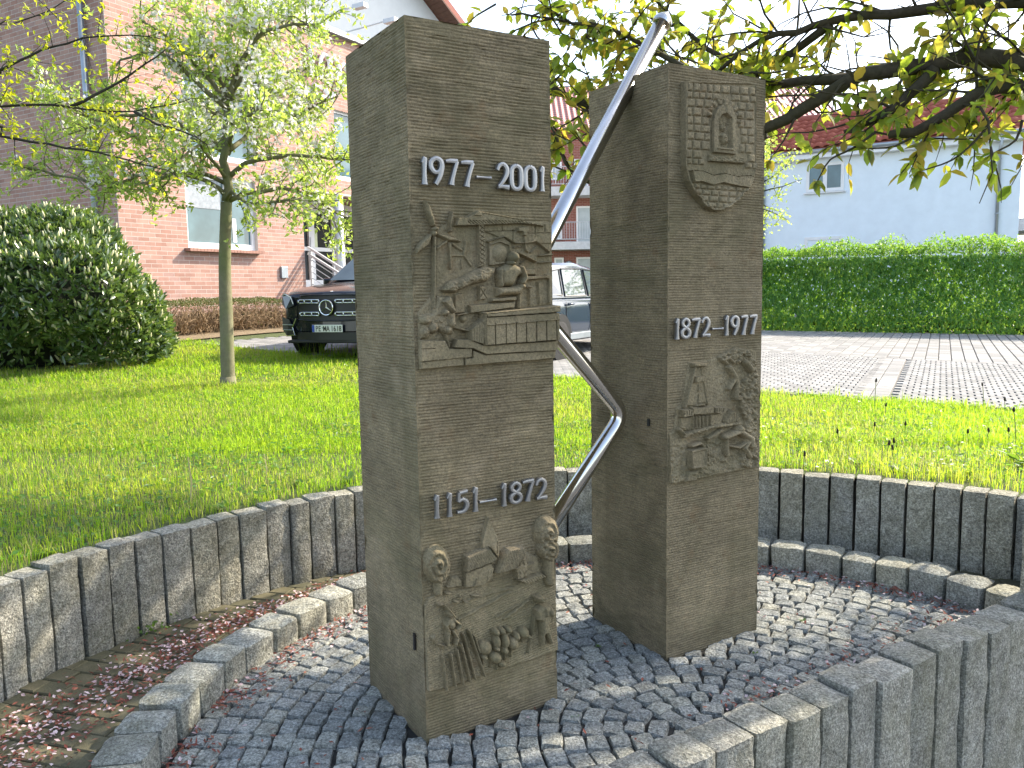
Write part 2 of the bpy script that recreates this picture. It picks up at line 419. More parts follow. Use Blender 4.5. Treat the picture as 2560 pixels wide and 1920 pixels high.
# --- straight front wall
front = empty('front_palisade_wall', (CH0[0], CH0[1], -.7), 0, 'straight row of tall rough granite palisades along the near edge of the cobbles', 'wall')
fi = zoomed([(470, 1130), (660, 1075), (850, 1000), (1010, 940), (1155, 880), (1285, 820), (1410, 765), (1560, 700), (1680, 650), (1800, 600), (1910, 555), (2000, 510), (2100, 460)], 1360, 1250, 1.8433)
ts = [(at_height(*q, ZR)[:2] - CH0) @ CHD for q in fi]; ts.sort()
while ts[0] > -2.9: ts.insert(0, ts[0] - random.uniform(.155, .18))
while ts[-1] < 4.2: ts.append(ts[-1] + random.uniform(.155, .18))
for i in range(len(ts) - 1):
    tm = (ts[i] + ts[i + 1]) / 2; wd = ts[i + 1] - ts[i] - random.uniform(.006, .014); dp = .155
    top = ZR + (0 if -1.6 < tm < 2.35 else (.33 if tm > 2.35 else -.1)) + random.uniform(-.012, .012)
    p = CH0 + CHD * tm + CHN * (dp / 2 + random.uniform(-.008, .008))
    P, F = rough_block(6, 5, 18, (wd, dp, top + .72), i + 301, .0075, .009, 14)
    stone_obj('palisade_stone', P, F, M['granite'], front, frame(p, CHD, -.72))

# --- pillars' plans, needed to leave room in the paving
def pil(x, y, a, w, d, h):
    return dict(b=np.array([x, y, 0.]), e1=np.array([math.cos(a), math.sin(a), 0]), e2=np.array([-math.sin(a), math.cos(a), 0]), w=w, d=d, h=h,
                n=np.array([math.sin(a), -math.cos(a), 0]), a=a)
PA = pil(-.3191, 2.6649, .5562, .5553, .517, 2.4234)
PB = pil(.6314, 3.2731, .5325, .54, .5243, 2.4265)
def in_pillar(x, y, m=-.012):
    for p in (PA, PB):
        d = np.array([x, y, 0]) - p['b']
        if -m < d @ p['e1'] < p['w'] + m and -m < d @ p['e2'] < p['d'] + m: return True
    return False

# --- cobbles
def cobble_mesh(seed):
    rg = np.random.default_rng(seed); n = 6; g = np.array([-1, -.90, -.36, .36, .90, 1.])
    X, Y = np.meshgrid(g, g, indexing='ij')
    px = X; py = Y
    rad = np.maximum(np.abs(X), np.abs(Y)); k = 1 - .07 * (np.abs(X * Y))
    sk = rg.uniform(-.1, .1, 4)
    vx = px * .5 * k * (1 + sk[0] * Y) ; vy = py * .5 * k * (1 + sk[1] * X)
    z = np.where(rad > .95, -.24, 0.) - .06 * np.where(rad > .5, rad, 0) ** 2 + rg.normal(0, .035, X.shape) * (rad < .95) + sk[2] * X * .25 + sk[3] * Y * .25
    V = np.stack([vx + rg.normal(0, .018, X.shape), vy + rg.normal(0, .018, X.shape), z], -1).reshape(-1, 3)
    Q = [(i * n + j, (i + 1) * n + j, (i + 1) * n + j + 1, i * n + j + 1) for i in range(n - 1) for j in range(n - 1)]
    rim = [i * n for i in range(n)] + [(n - 1) * n + j for j in range(1, n)] + [i * n + n - 1 for i in range(n - 2, -1, -1)] + [j for j in range(n - 2, 0, -1)]
    b = len(V); low = V[rim].copy(); low[:, :2] *= 1.02; low[:, 2] = -.9; V = np.vstack([V, low]); m = len(rim)
    Q += [(rim[i], b + i, b + (i + 1) % m, rim[(i + 1) % m]) for i in range(m)]
    return V, np.array(Q)[:, ::1]
COB = [cobble_mesh(s) for s in range(10)]
COBM = [mesh_np('cobble', v, q, mat=M['granite_cobble'], smooth_shade=True, sharp=48) for v, q in COB]
spots = []
r = RI - .036; row = 0
while r > .08:
    n = max(4, int(2 * math.pi * r / .075)); off = random.random()
    k = 0.; a = off * .3
    while a < 2 * math.pi + off * .3 - .04 / r:
        wd = random.uniform(.064, .108); am = a + wd / 2 / r; a += (wd + .007) / r
        rr = r + random.uniform(-.004, .004) + .014 * math.sin(am * 5 + 1)
        x, y = CR[0] + rr * math.cos(am), CR[1] + rr * math.sin(am)
        if (np.array([x, y]) - CH0) @ CHN > -.03 or in_pillar(x, y): continue
        u, v = project((x, y, 0)) if y > .6 else (-9, -9)
        vis = -40 < u < 2600 and v < 1960
        if not vis and random.random() < .0: continue
        spots.append((x, y, am + math.pi / 2 + random.gauss(0, .06), wd, random.uniform(.070, .080), random.uniform(-.003, .003), vis))
    r -= .0785; row += 1
spots.sort(key=lambda s: (not s[6], math.hypot(s[0], s[1])))
JV, JQ, JR = [], [], []; nb = 0
for i, (x, y, a, wd, dp, dz, vis) in enumerate(spots):
    k = random.randrange(10); tilt = [random.gauss(0, .014), random.gauss(0, .014)]
    Mx = Matrix.Translation((x, y, dz)) @ Matrix.Rotation(a, 4, 'Z') @ Matrix.Rotation(tilt[0], 4, 'X') @ Matrix.Rotation(tilt[1], 4, 'Y') @ Matrix.Diagonal((wd, dp, .05, 1))
    if i < 300:
        o = obj('cobble', COBM[k], cobble_bed); o.matrix_basis = Mx
    else:
        v, q = COB[k]; A = np.array(Mx); JV.append(v @ A[:3, :3].T + A[:3, 3]); JQ.append(q + nb); JR += [random.random()] * len(q); nb += len(v)
obj('cobble_field', mesh_np('cobble_field', np.vstack(JV), np.vstack(JQ), mat=M['granite_cobble'], smooth_shade=True, rnd=JR, sharp=48), cobble_bed, 'stuff')

# --- mossy square pavers of the path
pm = NT('mossy concrete paver'); pm.world = True; rr_ = pm.rnd(); f = pm.noise(14, 6, .7); g2 = pm.noise(180, 3, .7)
c = pm.ramp(f, [(.3, (.085, .082, .048)), (.7, (.14, .13, .085))]); c = pm.mix(.7, c, pm.ramp(g2, [(.3, (.6, .6, .6)), (.7, (1.3, 1.3, 1.25))]), 'MULTIPLY')
c = pm.mix(1., c, pm.ramp(rr_, [(0, (.8, .82, .8)), (1, (1.15, 1.1, 1.05))]), 'MULTIPLY')
pm.col(c).set(.9, 0, .3); pm.bump(g2, .4, .003); M['paver'] = pm.m
def paver_mesh(sx, sy, t, ch):
    p = []
    for z, k in ((-t, 0), (-ch, 0), (0, ch)):
        p += [(-sx / 2 + k, -sy / 2 + k, z), (sx / 2 - k, -sy / 2 + k, z), (sx / 2 - k, sy / 2 - k, z), (-sx / 2 + k, sy / 2 - k, z)]
    f = [(8, 9, 10, 11)] + [(a * 4 + i, a * 4 + (i + 1) % 4, a * 4 + 4 + (i + 1) % 4, a * 4 + 4 + i) for a in (0, 1) for i in range(4)]
    return mesh_np('paver', np.array(p), f, mat=M['paver'])
pme = paver_mesh(.101, .094, .03, .005)
ea = np.array([math.cos(math.radians(74)), math.sin(math.radians(74))]); eb = np.array([ea[1], -ea[0]])
cnt = 0
for i in range(-40, 60):
    for j in range(-40, 40):
        p = np.array([-1.7, 2.75]) + ea * (.0985 * i) + eb * (.106 * (j + (.5 if i % 2 else 0)))
        if np.hypot(*(p - CO)) > RO + .03 or np.hypot(*(p - CR)) < RX + .02 or (p - CH0) @ CHN > -.05: continue
        if p[1] < 1.9 or (p[0] > 0 and p[1] < 3.5): continue
        o = obj('paver', pme, path_bed); o.location = (p[0] + random.gauss(0, .002), p[1] + random.gauss(0, .002), random.uniform(-.004, .003))
        o.rotation_euler = (random.gauss(0, .015), random.gauss(0, .015), math.radians(-16) + random.gauss(0, .012)); cnt += 1
# ------------------------------------------------------------------ the two sandstone pillars
def chiselled_face(o, eu, n, w, h, seed, cols=44, pitch=.0107, amp=.0026):
    """face with horizontal tool grooves; returns verts, quads"""
    rows = int(h / pitch * 4)
    u = np.linspace(0, w, cols); v = np.linspace(0, h, rows); Ug, Vg = np.meshgrid(u, v)
    P2 = np.stack([Ug.ravel(), Vg.ravel(), np.full(Ug.size, seed * 3.3)], -1)
    ph = Vg.ravel() / pitch + .55 * fbm(P2 * [1, .6, 1], 3.2, seed, 2) + .22 * fbm(P2 * [1, 1.5, 1], 16, seed + 3, 2)
    fr = ph - np.floor(ph); row = np.floor(ph)
    tri = np.where(fr < .6, (fr / .6) ** .6, ((1 - fr) / .4) ** .6)
    brk = fbm(np.stack([Ug.ravel() * 9, row * .83, np.zeros(Ug.size)], -1), 1.0, seed + 5, 2)
    a = amp * np.clip(.62 + .75 * brk, .12, 1.25)
    d = -a * (1 - tri) + fbm(P2, 60, seed + 9, 2) * .0007 + fbm(P2, 5, seed + 11, 2) * .0012
    edge = np.minimum(np.minimum(Ug.ravel(), w - Ug.ravel()), h - Vg.ravel())
    d = d * smooth(edge / .014)
    chip = fbm(P2, 26, seed + 20, 2); d = d - np.clip(chip - .12, 0, 1) * .016 * np.clip(1 - edge / .016, 0, 1)
    V = np.asarray(o)[None] + np.outer(Ug.ravel(), eu) + np.outer(Vg.ravel(), [0, 0, 1]) + np.outer(d, n)
    i = np.arange(rows - 1)[:, None] * cols + np.arange(cols - 1)[None]; i = i.ravel()
    return V, np.stack([i, i + 1, i + cols + 1, i + cols], -1)

class Rel:
    """relief as a height map: shapes are painted over the panel, positions in pixels of the photograph"""
    def __init__(s, X, Y): s.X, s.Y = X, Y; s.H = np.full(X.shape, -.009)
    def sd(s, pts):
        p = np.array(pts, float); m = len(p); ins = np.zeros(s.X.shape, bool); dm = np.full(s.X.shape, 1e9)
        for i in range(m):
            a, b = p[i], p[(i + 1) % m]
            if abs(a[1] - b[1]) > 1e-9:
                c = ((a[1] > s.Y) != (b[1] > s.Y)) & (s.X < (b[0] - a[0]) * (s.Y - a[1]) / (b[1] - a[1]) + a[0]); ins ^= c
            dm = np.minimum(dm, s.seg(a, b))
        return np.where(ins, dm, -dm)
    def seg(s, a, b):
        d = np.subtract(b, a); L = d @ d + 1e-12; t = np.clip(((s.X - a[0]) * d[0] + (s.Y - a[1]) * d[1]) / L, 0, 1)
        return np.hypot(s.X - a[0] - t * d[0], s.Y - a[1] - t * d[1])
    def put(s, prof, h, mode='max'):
        m = prof > 0
        if mode == 'max': s.H = np.where(m, np.maximum(s.H, np.where(s.H < -.005, 0, 0) + h * prof), s.H)
        elif mode == 'add': s.H = s.H + np.where(m & (s.H > -.005), h * prof, 0)
        elif mode == 'set': s.H = np.where(m, h * prof + s.H * (1 - prof), s.H)
    def poly(s, pts, h, bev=2.5, rnd=False, mode='max'):
        t = np.clip(s.sd(pts) / bev, 0, 1); s.put(np.sqrt(np.maximum(0, 1 - (1 - t) ** 2)) * (t > 0) if rnd else t, h, mode); return s
    def line(s, pts, w, h, mode='max', rnd=True):
        d = np.full(s.X.shape, 1e9)
        for a, b in zip(pts[:-1], pts[1:]): d = np.minimum(d, s.seg(a, b))
        t = np.clip((w / 2 - d) / (w / 2), 0, 1); s.put(np.sqrt(np.maximum(0, 1 - (1 - t) ** 2)) * (t > 0) if rnd else np.clip(t * 3, 0, 1), h, mode); return s
    def ell(s, cx, cy, rx, ry, h, base=0., mode='max'):
        q = ((s.X - cx) / rx) ** 2 + ((s.Y - cy) / ry) ** 2; p = np.sqrt(np.maximum(0, 1 - q))
        if base and mode == 'max': s.H = np.where(q < 1, np.maximum(s.H, base + (h - base) * p), s.H)
        else: s.put(p, h, mode)
        return s
    def rough(s, pts, amp, sc, seed=0, bev=6):
        t = np.clip(s.sd(pts) / bev, 0, 1) if pts is not None else (s.H > -.005).astype(float)
        nz = fbm(np.stack([s.X, s.Y, np.zeros_like(s.X)], -1), 1 / sc, seed, 3); s.H = s.H + np.where(s.H > -.005, t * amp * nz, 0); return s
    def stripes(s, pts, a, b, n, depth, w=1.6):
        """n grooves across the polygon, running in direction a->b"""
        t = s.sd(pts); d = np.subtract(b, a); L = np.hypot(*d); nx, ny = -d[1] / L, d[0] / L
        c = [(p[0] * nx + p[1] * ny) for p in pts]; lo, hi = min(c), max(c)
        q = ((s.X * nx + s.Y * ny) - lo) / (hi - lo) * n; fr = np.abs(q - np.floor(q) - .5) * 2
        s.H = s.H - np.where(t > 0, depth * smooth(fr * 1.2 - .2), 0); return s

def relief(P, u0, u1, v0, v1, res, hp, paint, parent, name, label, gain=.8):
    nu, nv = int((u1 - u0) / res) + 1, int((v1 - v0) / res) + 1
    u = np.linspace(u0, u1, nu); v = np.linspace(v0, v1, nv); Ug, Vg = [g.ravel() for g in np.meshgrid(u, v)]
    base = P['b'][None] + np.outer(Ug, P['e1']) + np.outer(Vg, [0, 0, 1])
    Xp, Yp = project(base + P['n'] * hp)
    R = Rel(Xp, Yp); paint(R); H = np.where(R.H > 0, R.H * gain, R.H)
    pt = np.stack([Ug, Vg, np.zeros_like(Ug)], -1)
    H = H + np.where(H > -.005, fbm(pt, 110, 3, 2) * .0013 + fbm(pt, 25, 8, 2) * .0013, 0)
    e = np.minimum(np.minimum(Ug - u0, u1 - Ug), np.minimum(Vg - v0, v1 - Vg)); H = np.where(e < res * .5, -.012, H)
    V = base + np.outer(H, P['n'])
    i = (np.arange(nv - 1)[:, None] * nu + np.arange(nu - 1)[None]).ravel(); Q = np.stack([i, i + 1, i + nu + 1, i + nu], -1)
    kp = (H[Q] > -.008).any(1)
    o = obj(name, mesh_np(name, V, Q[kp], mat=M['stone_relief'], smooth_shade=False), parent); o['label'] = label
    return o

# ---- the metal numerals, flared strokes
STROKES = {
 '1': [[(.30, .80, .09), (.62, .98, .20), (.66, .90, .22), (.60, .5, .17), (.60, .1, .22), (.6, 0, .30)]],
 '2': [[(.08, .70, .16), (.22, .88, .2), (.52, .95, .2), (.80, .80, .24), (.80, .58, .24), (.55, .32, .2), (.16, .06, .16)], [(.10, .07, .2), (.5, .08, .17), (.95, .05, .26)]],
 '5': [[(.92, .95, .2), (.55, .92, .17), (.30, .90, .2)], [(.30, .93, .18), (.22, .52, .17)], [(.22, .52, .16), (.55, .60, .2), (.86, .45, .25), (.86, .22, .25), (.58, .05, .2), (.10, .04, .16)]],
 '7': [[(.05, .90, .14), (.4, .93, .2), (.95, .93, .22)], [(.92, .92, .2), (.70, .55, .2), (.52, .2, .22), (.46, 0, .30)]],
 '8': [[(.5, .52, .2), (.20, .66, .22), (.20, .84, .22), (.5, .96, .2), (.80, .84, .22), (.80, .66, .22), (.5, .52, .2), (.14, .36, .24), (.14, .14, .24), (.5, .03, .2), (.86, .14, .24), (.86, .36, .24), (.5, .52, .2)]],
 '9': [[(.86, .68, .25), (.72, .50, .2), (.42, .44, .2), (.14, .60, .24), (.14, .82, .24), (.46, .96, .2), (.80, .88, .24), (.88, .66, .26), (.72, .30, .24), (.42, 0, .2)]],
 '0': [[(.5, .96, .2), (.16, .84, .24), (.08, .5, .26), (.16, .14, .24), (.5, .03, .2), (.84, .14, .24), (.92, .5, .26), (.84, .84, .24), (.5, .96, .2)]],
 '-': [[(0, .5, .62), (.25, .5, .42), (.75, .5, .42), (1, .5, .62)]]}
def numeral_mesh(ch, w, h, gap=.010, t=.014):
    mb = MB(); sw = min(h * .95, h) * .9
    for st in STROKES[ch]:
        pts = [Vector((x * w, y * h, 0)) for x, y, _ in st]; wd = [k * (h if ch == '-' else h * .90) for *_, k in st]
        if len(pts) > 4 or ch in '7':
            fp = tube_points([(p.x, p.y, q) for p, q in zip(pts, wd)], .006)
            wd = [p.z for p in fp]; pts = [Vector((p.x, p.y, 0)) for p in fp]
        m = len(pts); secs = []
        for i in range(m):
            d = (pts[min(i + 1, m - 1)] - pts[max(i - 1, 0)]).normalized(); nn = Vector((-d.y, d.x, 0)); k = wd[i] * .5
            secs.append([pts[i] + nn * a * k + Vector((0, 0, gap + z)) for a, z in ((-1, 0), (-1, t * .6), (-.78, t * .93), (0, t), (.78, t * .93), (1, t * .6), (1, 0))])
        n = 7; v = [p for s in secs for p in s]
        f = [(i * n + k, i * n + (k + 1) % n, (i + 1) * n + (k + 1) % n, (i + 1) * n + k) for i in range(m - 1) for k in range(n)]
        f += [tuple(range(n)), tuple((m - 1) * n + k for k in range(n - 1, -1, -1))]
        mb.add(v, f)
    return mb
def numerals(P, parent, text, boxes, zx):
    o3 = P['n'] * .02
    for ch, (x0, x1, y0, y1) in zip(text, boxes):
        a, b = zoomed([(x0, y1), (x1, y0)], *zx)
        A = on_plane(*a, P['b'] + o3, P['n']); B = on_plane(*b, P['b'] + o3, P['n'])
        if ch == '-': slope = 0
        w = (B - A) @ P['e1']; h = (B - A)[2]
        c = on_plane(*zoomed([((x0 + x1) / 2, (y0 + y1) / 2)], *zx)[0], P['b'] + o3, P['n'])
        h = abs(h); org = c - P['e1'] * w / 2 - np.array([0, 0, h / 2]) - P['n'] * .02
        if ch == '-': h = max(.018, h * .75); org = c - P['e1'] * w / 2 - np.array([0, 0, h / 2]) - P['n'] * .02
        o = numeral_mesh(ch, w, h).build('numeral', M['alu'], parent)
        e1, n = P['e1'], P['n']
        o.matrix_basis = Matrix(((e1[0], 0, n[0], org[0]), (e1[1], 0, n[1], org[1]), (0, 1, 0, org[2]), (0, 0, 0, 1)))

def pillar(P, label, seed):
    e = empty('sandstone_pillar', P['b'] + P['e1'] * P['w'] / 2 + P['e2'] * P['d'] / 2, P['a'], label, 'pillar', 'pair of monument pillars')
    b, e1, e2, w, d, h = [P[k] for k in ('b', 'e1', 'e2', 'w', 'd', 'h')]
    Vs, Qs = [], []; nb = 0
    for k, (o, eu, n, ww) in enumerate(((b, e1, P['n'], w), (b + e2 * d, -e2, -e1, d), (b + e1 * w, e2, e1, d), (b + e1 * w + e2 * d, -e1, e2, w))):
        V, Q = chiselled_face(o - np.array([0, 0, .03]), eu, n, ww, h + .03, seed + k * 7, cols=44 if k < 2 else 16, amp=.0060 if k != 1 else .0048)
        Vs.append(V); Qs.append(Q + nb); nb += len(V)
    top = [b, b + e1 * w, b + e1 * w + e2 * d, b + e2 * d]; Vs.append(np.array([p + np.array([0, 0, h]) for p in top])); Qs.append(np.array([[nb, nb + 1, nb + 2, nb + 3]]))
    obj('shaft', mesh_np('shaft', np.vstack(Vs), np.vstack(Qs), mat=M['stone']), e)
    return e

pa = pillar(PA, 'left, nearer sandstone pillar with two reliefs and dates 1977-2001 and 1151-1872', 11)
pb = pillar(PB, 'right, farther sandstone pillar with coat of arms at top and date 1872-1977', 53)
numerals(PA, pa, '1977-2001', [(140, 190, 122, 305), (205, 300, 122, 303), (315, 402, 135, 308), (420, 510, 145, 320), (528, 630, 238, 280), (670, 755, 160, 332), (765, 845, 172, 342), (862, 938, 180, 348), (955, 1003, 188, 353)], (1000, 350, 2.7648))
numerals(PA, pa, '1151-1872', [(195, 237, 208, 350), (268, 313, 195, 340), (332, 405, 175, 318), (422, 466, 162, 310), (472, 570, 222, 262), (590, 637, 138, 278), (652, 722, 125, 262), (725, 795, 110, 250), (803, 872, 102, 238)], (1000, 1150, 2.369))
numerals(PB, pb, '1872-1977', [(147, 200, 158, 328), (208, 288, 150, 318), (292, 368, 148, 315), (375, 452, 138, 305), (465, 557, 218, 258), (558, 610, 132, 295), (620, 690, 130, 292), (700, 762, 125, 290), (770, 840, 120, 285)], (1640, 750, 3.3167))

# ---- relief of work: furnace man, wind turbines, barrel wagon
def paint_mid(R):
    z = lambda *p: zoomed(p, 1000, 560, 4.483)
    y5 = lambda *p: zoomed(p, 1000, 350, 2.7648)
    k = 1 / 4.483
    R.poly(z((440, 60), (640, -60), (1740, -20), (1740, 900), (900, 1010), (640, 1310), (170, 1310), (230, 1000), (420, 760)), .004, 6)
    R.rough(z((440, 60), (640, -60), (1740, -20), (1740, 900), (900, 1000), (450, 800)), .002, 9, 4)
    # masonry behind
    R.poly(z((975, -20), (1735, -20), (1735, 220), (1310, 215), (975, 80)), .010, 2)
    for a, b in (((980, 80), (1340, 70)), ((1180, 0), (1180, 75)), ((1300, 60), (1300, 190)), ((1470, 100), (1720, 95)), ((1550, 0), (1550, 150)), ((1660, 0), (1660, 80))): R.line(z(a, b), 9 * k, -.005, 'add', False)
    # roof
    R.poly(y5((385, 592), (405, 532), (470, 530), (545, 480), (855, 550), (1018, 588), (1012, 600), (850, 582), (400, 598)), .034, 3)
    R.stripes(y5((470, 550), (855, 560), (1010, 590), (850, 580), (470, 580)), (0, 0), (10, 8), 24, .005)
    R.poly(y5((485, 528), (545, 482), (575, 500), (570, 530)), .040, 3); R.line(y5((560, 498), (860, 552)), 6, .039)
    # column with plaited ornament
    R.poly(z((890, 0), (965, 0), (982, 450), (900, 492)), .026, 2); R.poly(z((900, 690), (980, 690), (1002, 842), (900, 857)), .026, 2)
    for j in range(9):
        y0 = 20 + j * 50; R.line(z((910, y0), (960, y0 + 35)), 9 * k, -.006, 'add', False); R.line(z((955, y0), (912, y0 + 40)), 7 * k, -.004, 'add', False)
    R.line(z((915, 720), (985, 830)), 9 * k, -.006, 'add', False); R.line(z((975, 720), (912, 820)), 9 * k, -.006, 'add', False)
    # furnace
    R.poly(z((1018, 190), (1190, 140), (1270, 200), (1262, 340), (1180, 440), (1022, 470)), .016, 2)
    R.ell(*z((1140, 325))[0], 100 * k, 118 * k, .030); R.line(z((1010, 192), (1195, 138), (1312, 212), (1450, 208)), 16 * k, .026); R.line(z((1040, 228), (1140, 196), (1245, 236), (1245, 330)), 16 * k, .026)
    R.line(z((1050, 455), (1190, 432)), 20 * k, .028)
    # hammer, beams, shelves on the right
    R.poly(z((1330, 32), (1465, 20), (1462, 82), (1440, 92), (1445, 132), (1395, 132), (1390, 92), (1335, 86)), .030, 2)
    R.poly(z((1400, 130), (1432, 130), (1482, 335), (1425, 302)), .020, 3); R.poly(z((1342, 300), (1562, 412), (1550, 442), (1330, 335)), .034, 3)
    R.line(z((1450, 212), (1550, 186), (1702, 312)), 18 * k, .024); R.line(z((1500, 320), (1560, 250)), 16 * k, .018)
    for a, b, w, h in (((1590, 352), (1735, 340), 24, .022), ((1590, 430), (1735, 420), 18, .020), ((1310, 260), (1400, 250), 14, .014), ((1390, 440), (1440, 400), 16, .016)): R.line(z(a, b), w * k, h)
    R.poly(z((1412, 500), (1530, 500), (1562, 572), (1400, 574)), .024, 4, True); R.poly(z((1400, 582), (1662, 570), (1662, 612), (1400, 632)), .032, 2)
    R.poly(z((1560, 640), (1622, 640), (1605, 902), (1580, 902)), .020, 3); R.poly(z((1462, 720), (1490, 720), (1492, 910), (1465, 912)), .024, 3); R.line(z((1440, 706), (1502, 704)), 24 * k, .026)
    R.poly(z((1660, 560), (1735, 552), (1735, 880), (1690, 890), (1690, 620), (1660, 610)), .018, 2)
    # ladle of molten metal
    R.poly(z((480, 740), (560, 640), (700, 600), (800, 540), (960, 470), (1090, 490), (1080, 540), (1000, 640), (800, 690), (640, 770), (520, 770)), .046, 14, True)
    R.rough(z((480, 740), (560, 640), (700, 600), (800, 540), (960, 470), (1090, 490), (1000, 640), (800, 690), (640, 770), (520, 770)), .016, 9, 6, 4)
    # worker
    R.poly(z((1108, 500), (1190, 452), (1290, 440), (1372, 482), (1390, 570), (1330, 592), (1300, 655), (1270, 702), (1140, 692), (1112, 622)), .052, 15, True)
    R.ell(*z((1282, 372))[0], 56 * k, 74 * k, .064); R.ell(*z((1255, 440))[0], 34 * k, 30 * k, .062)
    R.line(z((1365, 492), (1402, 600), (1372, 655)), 62 * k, .056); R.line(z((1130, 520), (1125, 600), (1140, 690)), 50 * k, .050)
    R.poly(z((1090, 705), (1270, 700), (1400, 672), (1412, 722), (1335, 800), (1100, 812)), .050, 12, True); R.ell(*z((1370, 700))[0], 45 * k, 40 * k, .054)
    R.line(z((1352, 760), (1355, 935)), 32 * k, .034); R.poly(z((1040, 832), (1322, 802), (1322, 862), (1020, 880)), .036, 3); R.poly(z((1010, 885), (1322, 865), (1310, 945), (800, 1010), (790, 905)), .026, 3)
    # wind turbines
    R.poly(z((392, 130), (436, 130), (428, 960), (390, 960)), .022, 3)
    R.poly(y5((183, 405), (218, 455), (246, 540), (258, 602), (236, 592), (200, 505)), .034, 4, True)
    R.poly(z((388, 108), (342, 232), (205, 338), (178, 312), (250, 200), (350, 112)), .028, 5, True)
    R.poly(z((440, 98), (580, 128), (722, 182), (700, 202), (560, 186), (450, 134)), .026, 5, True); R.ell(*z((416, 52))[0], 28 * k, 28 * k, .046); R.ell(*z((410, 100))[0], 30 * k, 40 * k, .030)
    R.poly(z((560, 200), (612, 200), (616, 510), (580, 510)), .017, 3); R.poly(y5((352, 558), (372, 482), (380, 490), (378, 532), (366, 590), (374, 632), (350, 636)), .030, 4, True)
    R.line(z((552, 190), (445, 272)), 36 * k, .014); R.line(z((612, 212), (722, 288)), 34 * k, .014)
    R.line(z((775, 200), (748, 345)), 44 * k, .013); R.line(z((750, 352), (612, 352)), 28 * k, .012); R.line(z((752, 352), (832, 462)), 30 * k, .013); R.poly(z((708, 390), (738, 390), (738, 510), (710, 510)), .012, 3)
    # farm hands and animals, lower left
    R.poly(z((232, 1022), (380, 1000), (440, 802), (600, 822), (652, 1012), (662, 1122), (602, 1242), (500, 1242), (430, 1172), (352, 1242), (250, 1300), (240, 1102)), .026, 12, True)
    for cx, cy, rx, ry, h in ((300, 1080, 72, 62, .046), (382, 1162, 58, 72, .054), (515, 992, 46, 46, .054), (592, 1100, 46, 92, .048), (545, 1190, 60, 55, .050), (300, 1210, 60, 80, .036)): R.ell(*z((cx, cy))[0], rx * k, ry * k, h)
    R.poly(z((470, 872), (605, 1012), (622, 962), (560, 800)), .052, 5, True); R.line(z((530, 1240), (560, 1378)), 28 * k, .034); R.line(z((620, 1160), (790, 1200)), 30 * k, .028)
    R.poly(z((632, 780), (730, 770), (762, 1000), (632, 1012)), .018, 3); R.ell(*z((742, 1062))[0], 42 * k, 46 * k, .022); R.line(z((660, 1022), (780, 1000)), 22 * k, .028)
    R.rough(z((232, 1000), (660, 1000), (660, 1250), (240, 1300)), .007, 7, 9)
    # ground steps and the boarded wagon
    R.poly(z((200, 1300), (520, 1300), (565, 1392), (822, 1388), (822, 1500), (215, 1556)), .032, 2.5); R.poly(z((215, 1550), (737, 1490), (737, 1592), (215, 1642)), .024, 2)
    R.poly(z((735, 1594), (735, 1500), (822, 1500), (822, 1405), (965, 1462), (1768, 1415), (1756, 1512)), .028, 2)
    R.poly(z((640, 1290), (780, 1290), (945, 1358), (1785, 1300), (1768, 1422), (965, 1465), (822, 1402), (600, 1390)), .038, 2)
    R.poly(z((780, 1182), (920, 1062), (946, 1042), (946, 1362), (780, 1310)), .046, 3); R.poly(z((940, 1040), (1788, 985), (1788, 1302), (945, 1362)), .056, 2)
    R.poly(z((918, 1002), (1770, 905), (1788, 930), (1788, 990), (950, 1048)), .064, 2); R.line(z((930, 1000), (1775, 925)), 22 * k, .068); R.line(z((955, 1132), (1788, 1066)), 26 * k, .064); R.line(z((940, 1010), (946, 1355)), 24 * k, .062)
    for xg in (1042, 1160, 1276, 1390, 1502, 1614, 1728): R.line(z((xg, 1118 - (xg - 1040) * .06), (xg + 4, 1345 - (xg - 1040) * .06)), 12 * k, -.009, 'add', False)
    R.stripes(z((790, 1190), (920, 1080), (935, 1340), (790, 1300)), (0, 0), (0, 10), 5, .004); R.line(z((400, 1392), (210, 1410)), 8 * k, -.006, 'add', False)
relief(PA, .012, .556, 1.20, 1.86, .0019, .028, paint_mid, pa, 'relief', 'carved scene of furnace worker, wind turbines and boarded wagon')

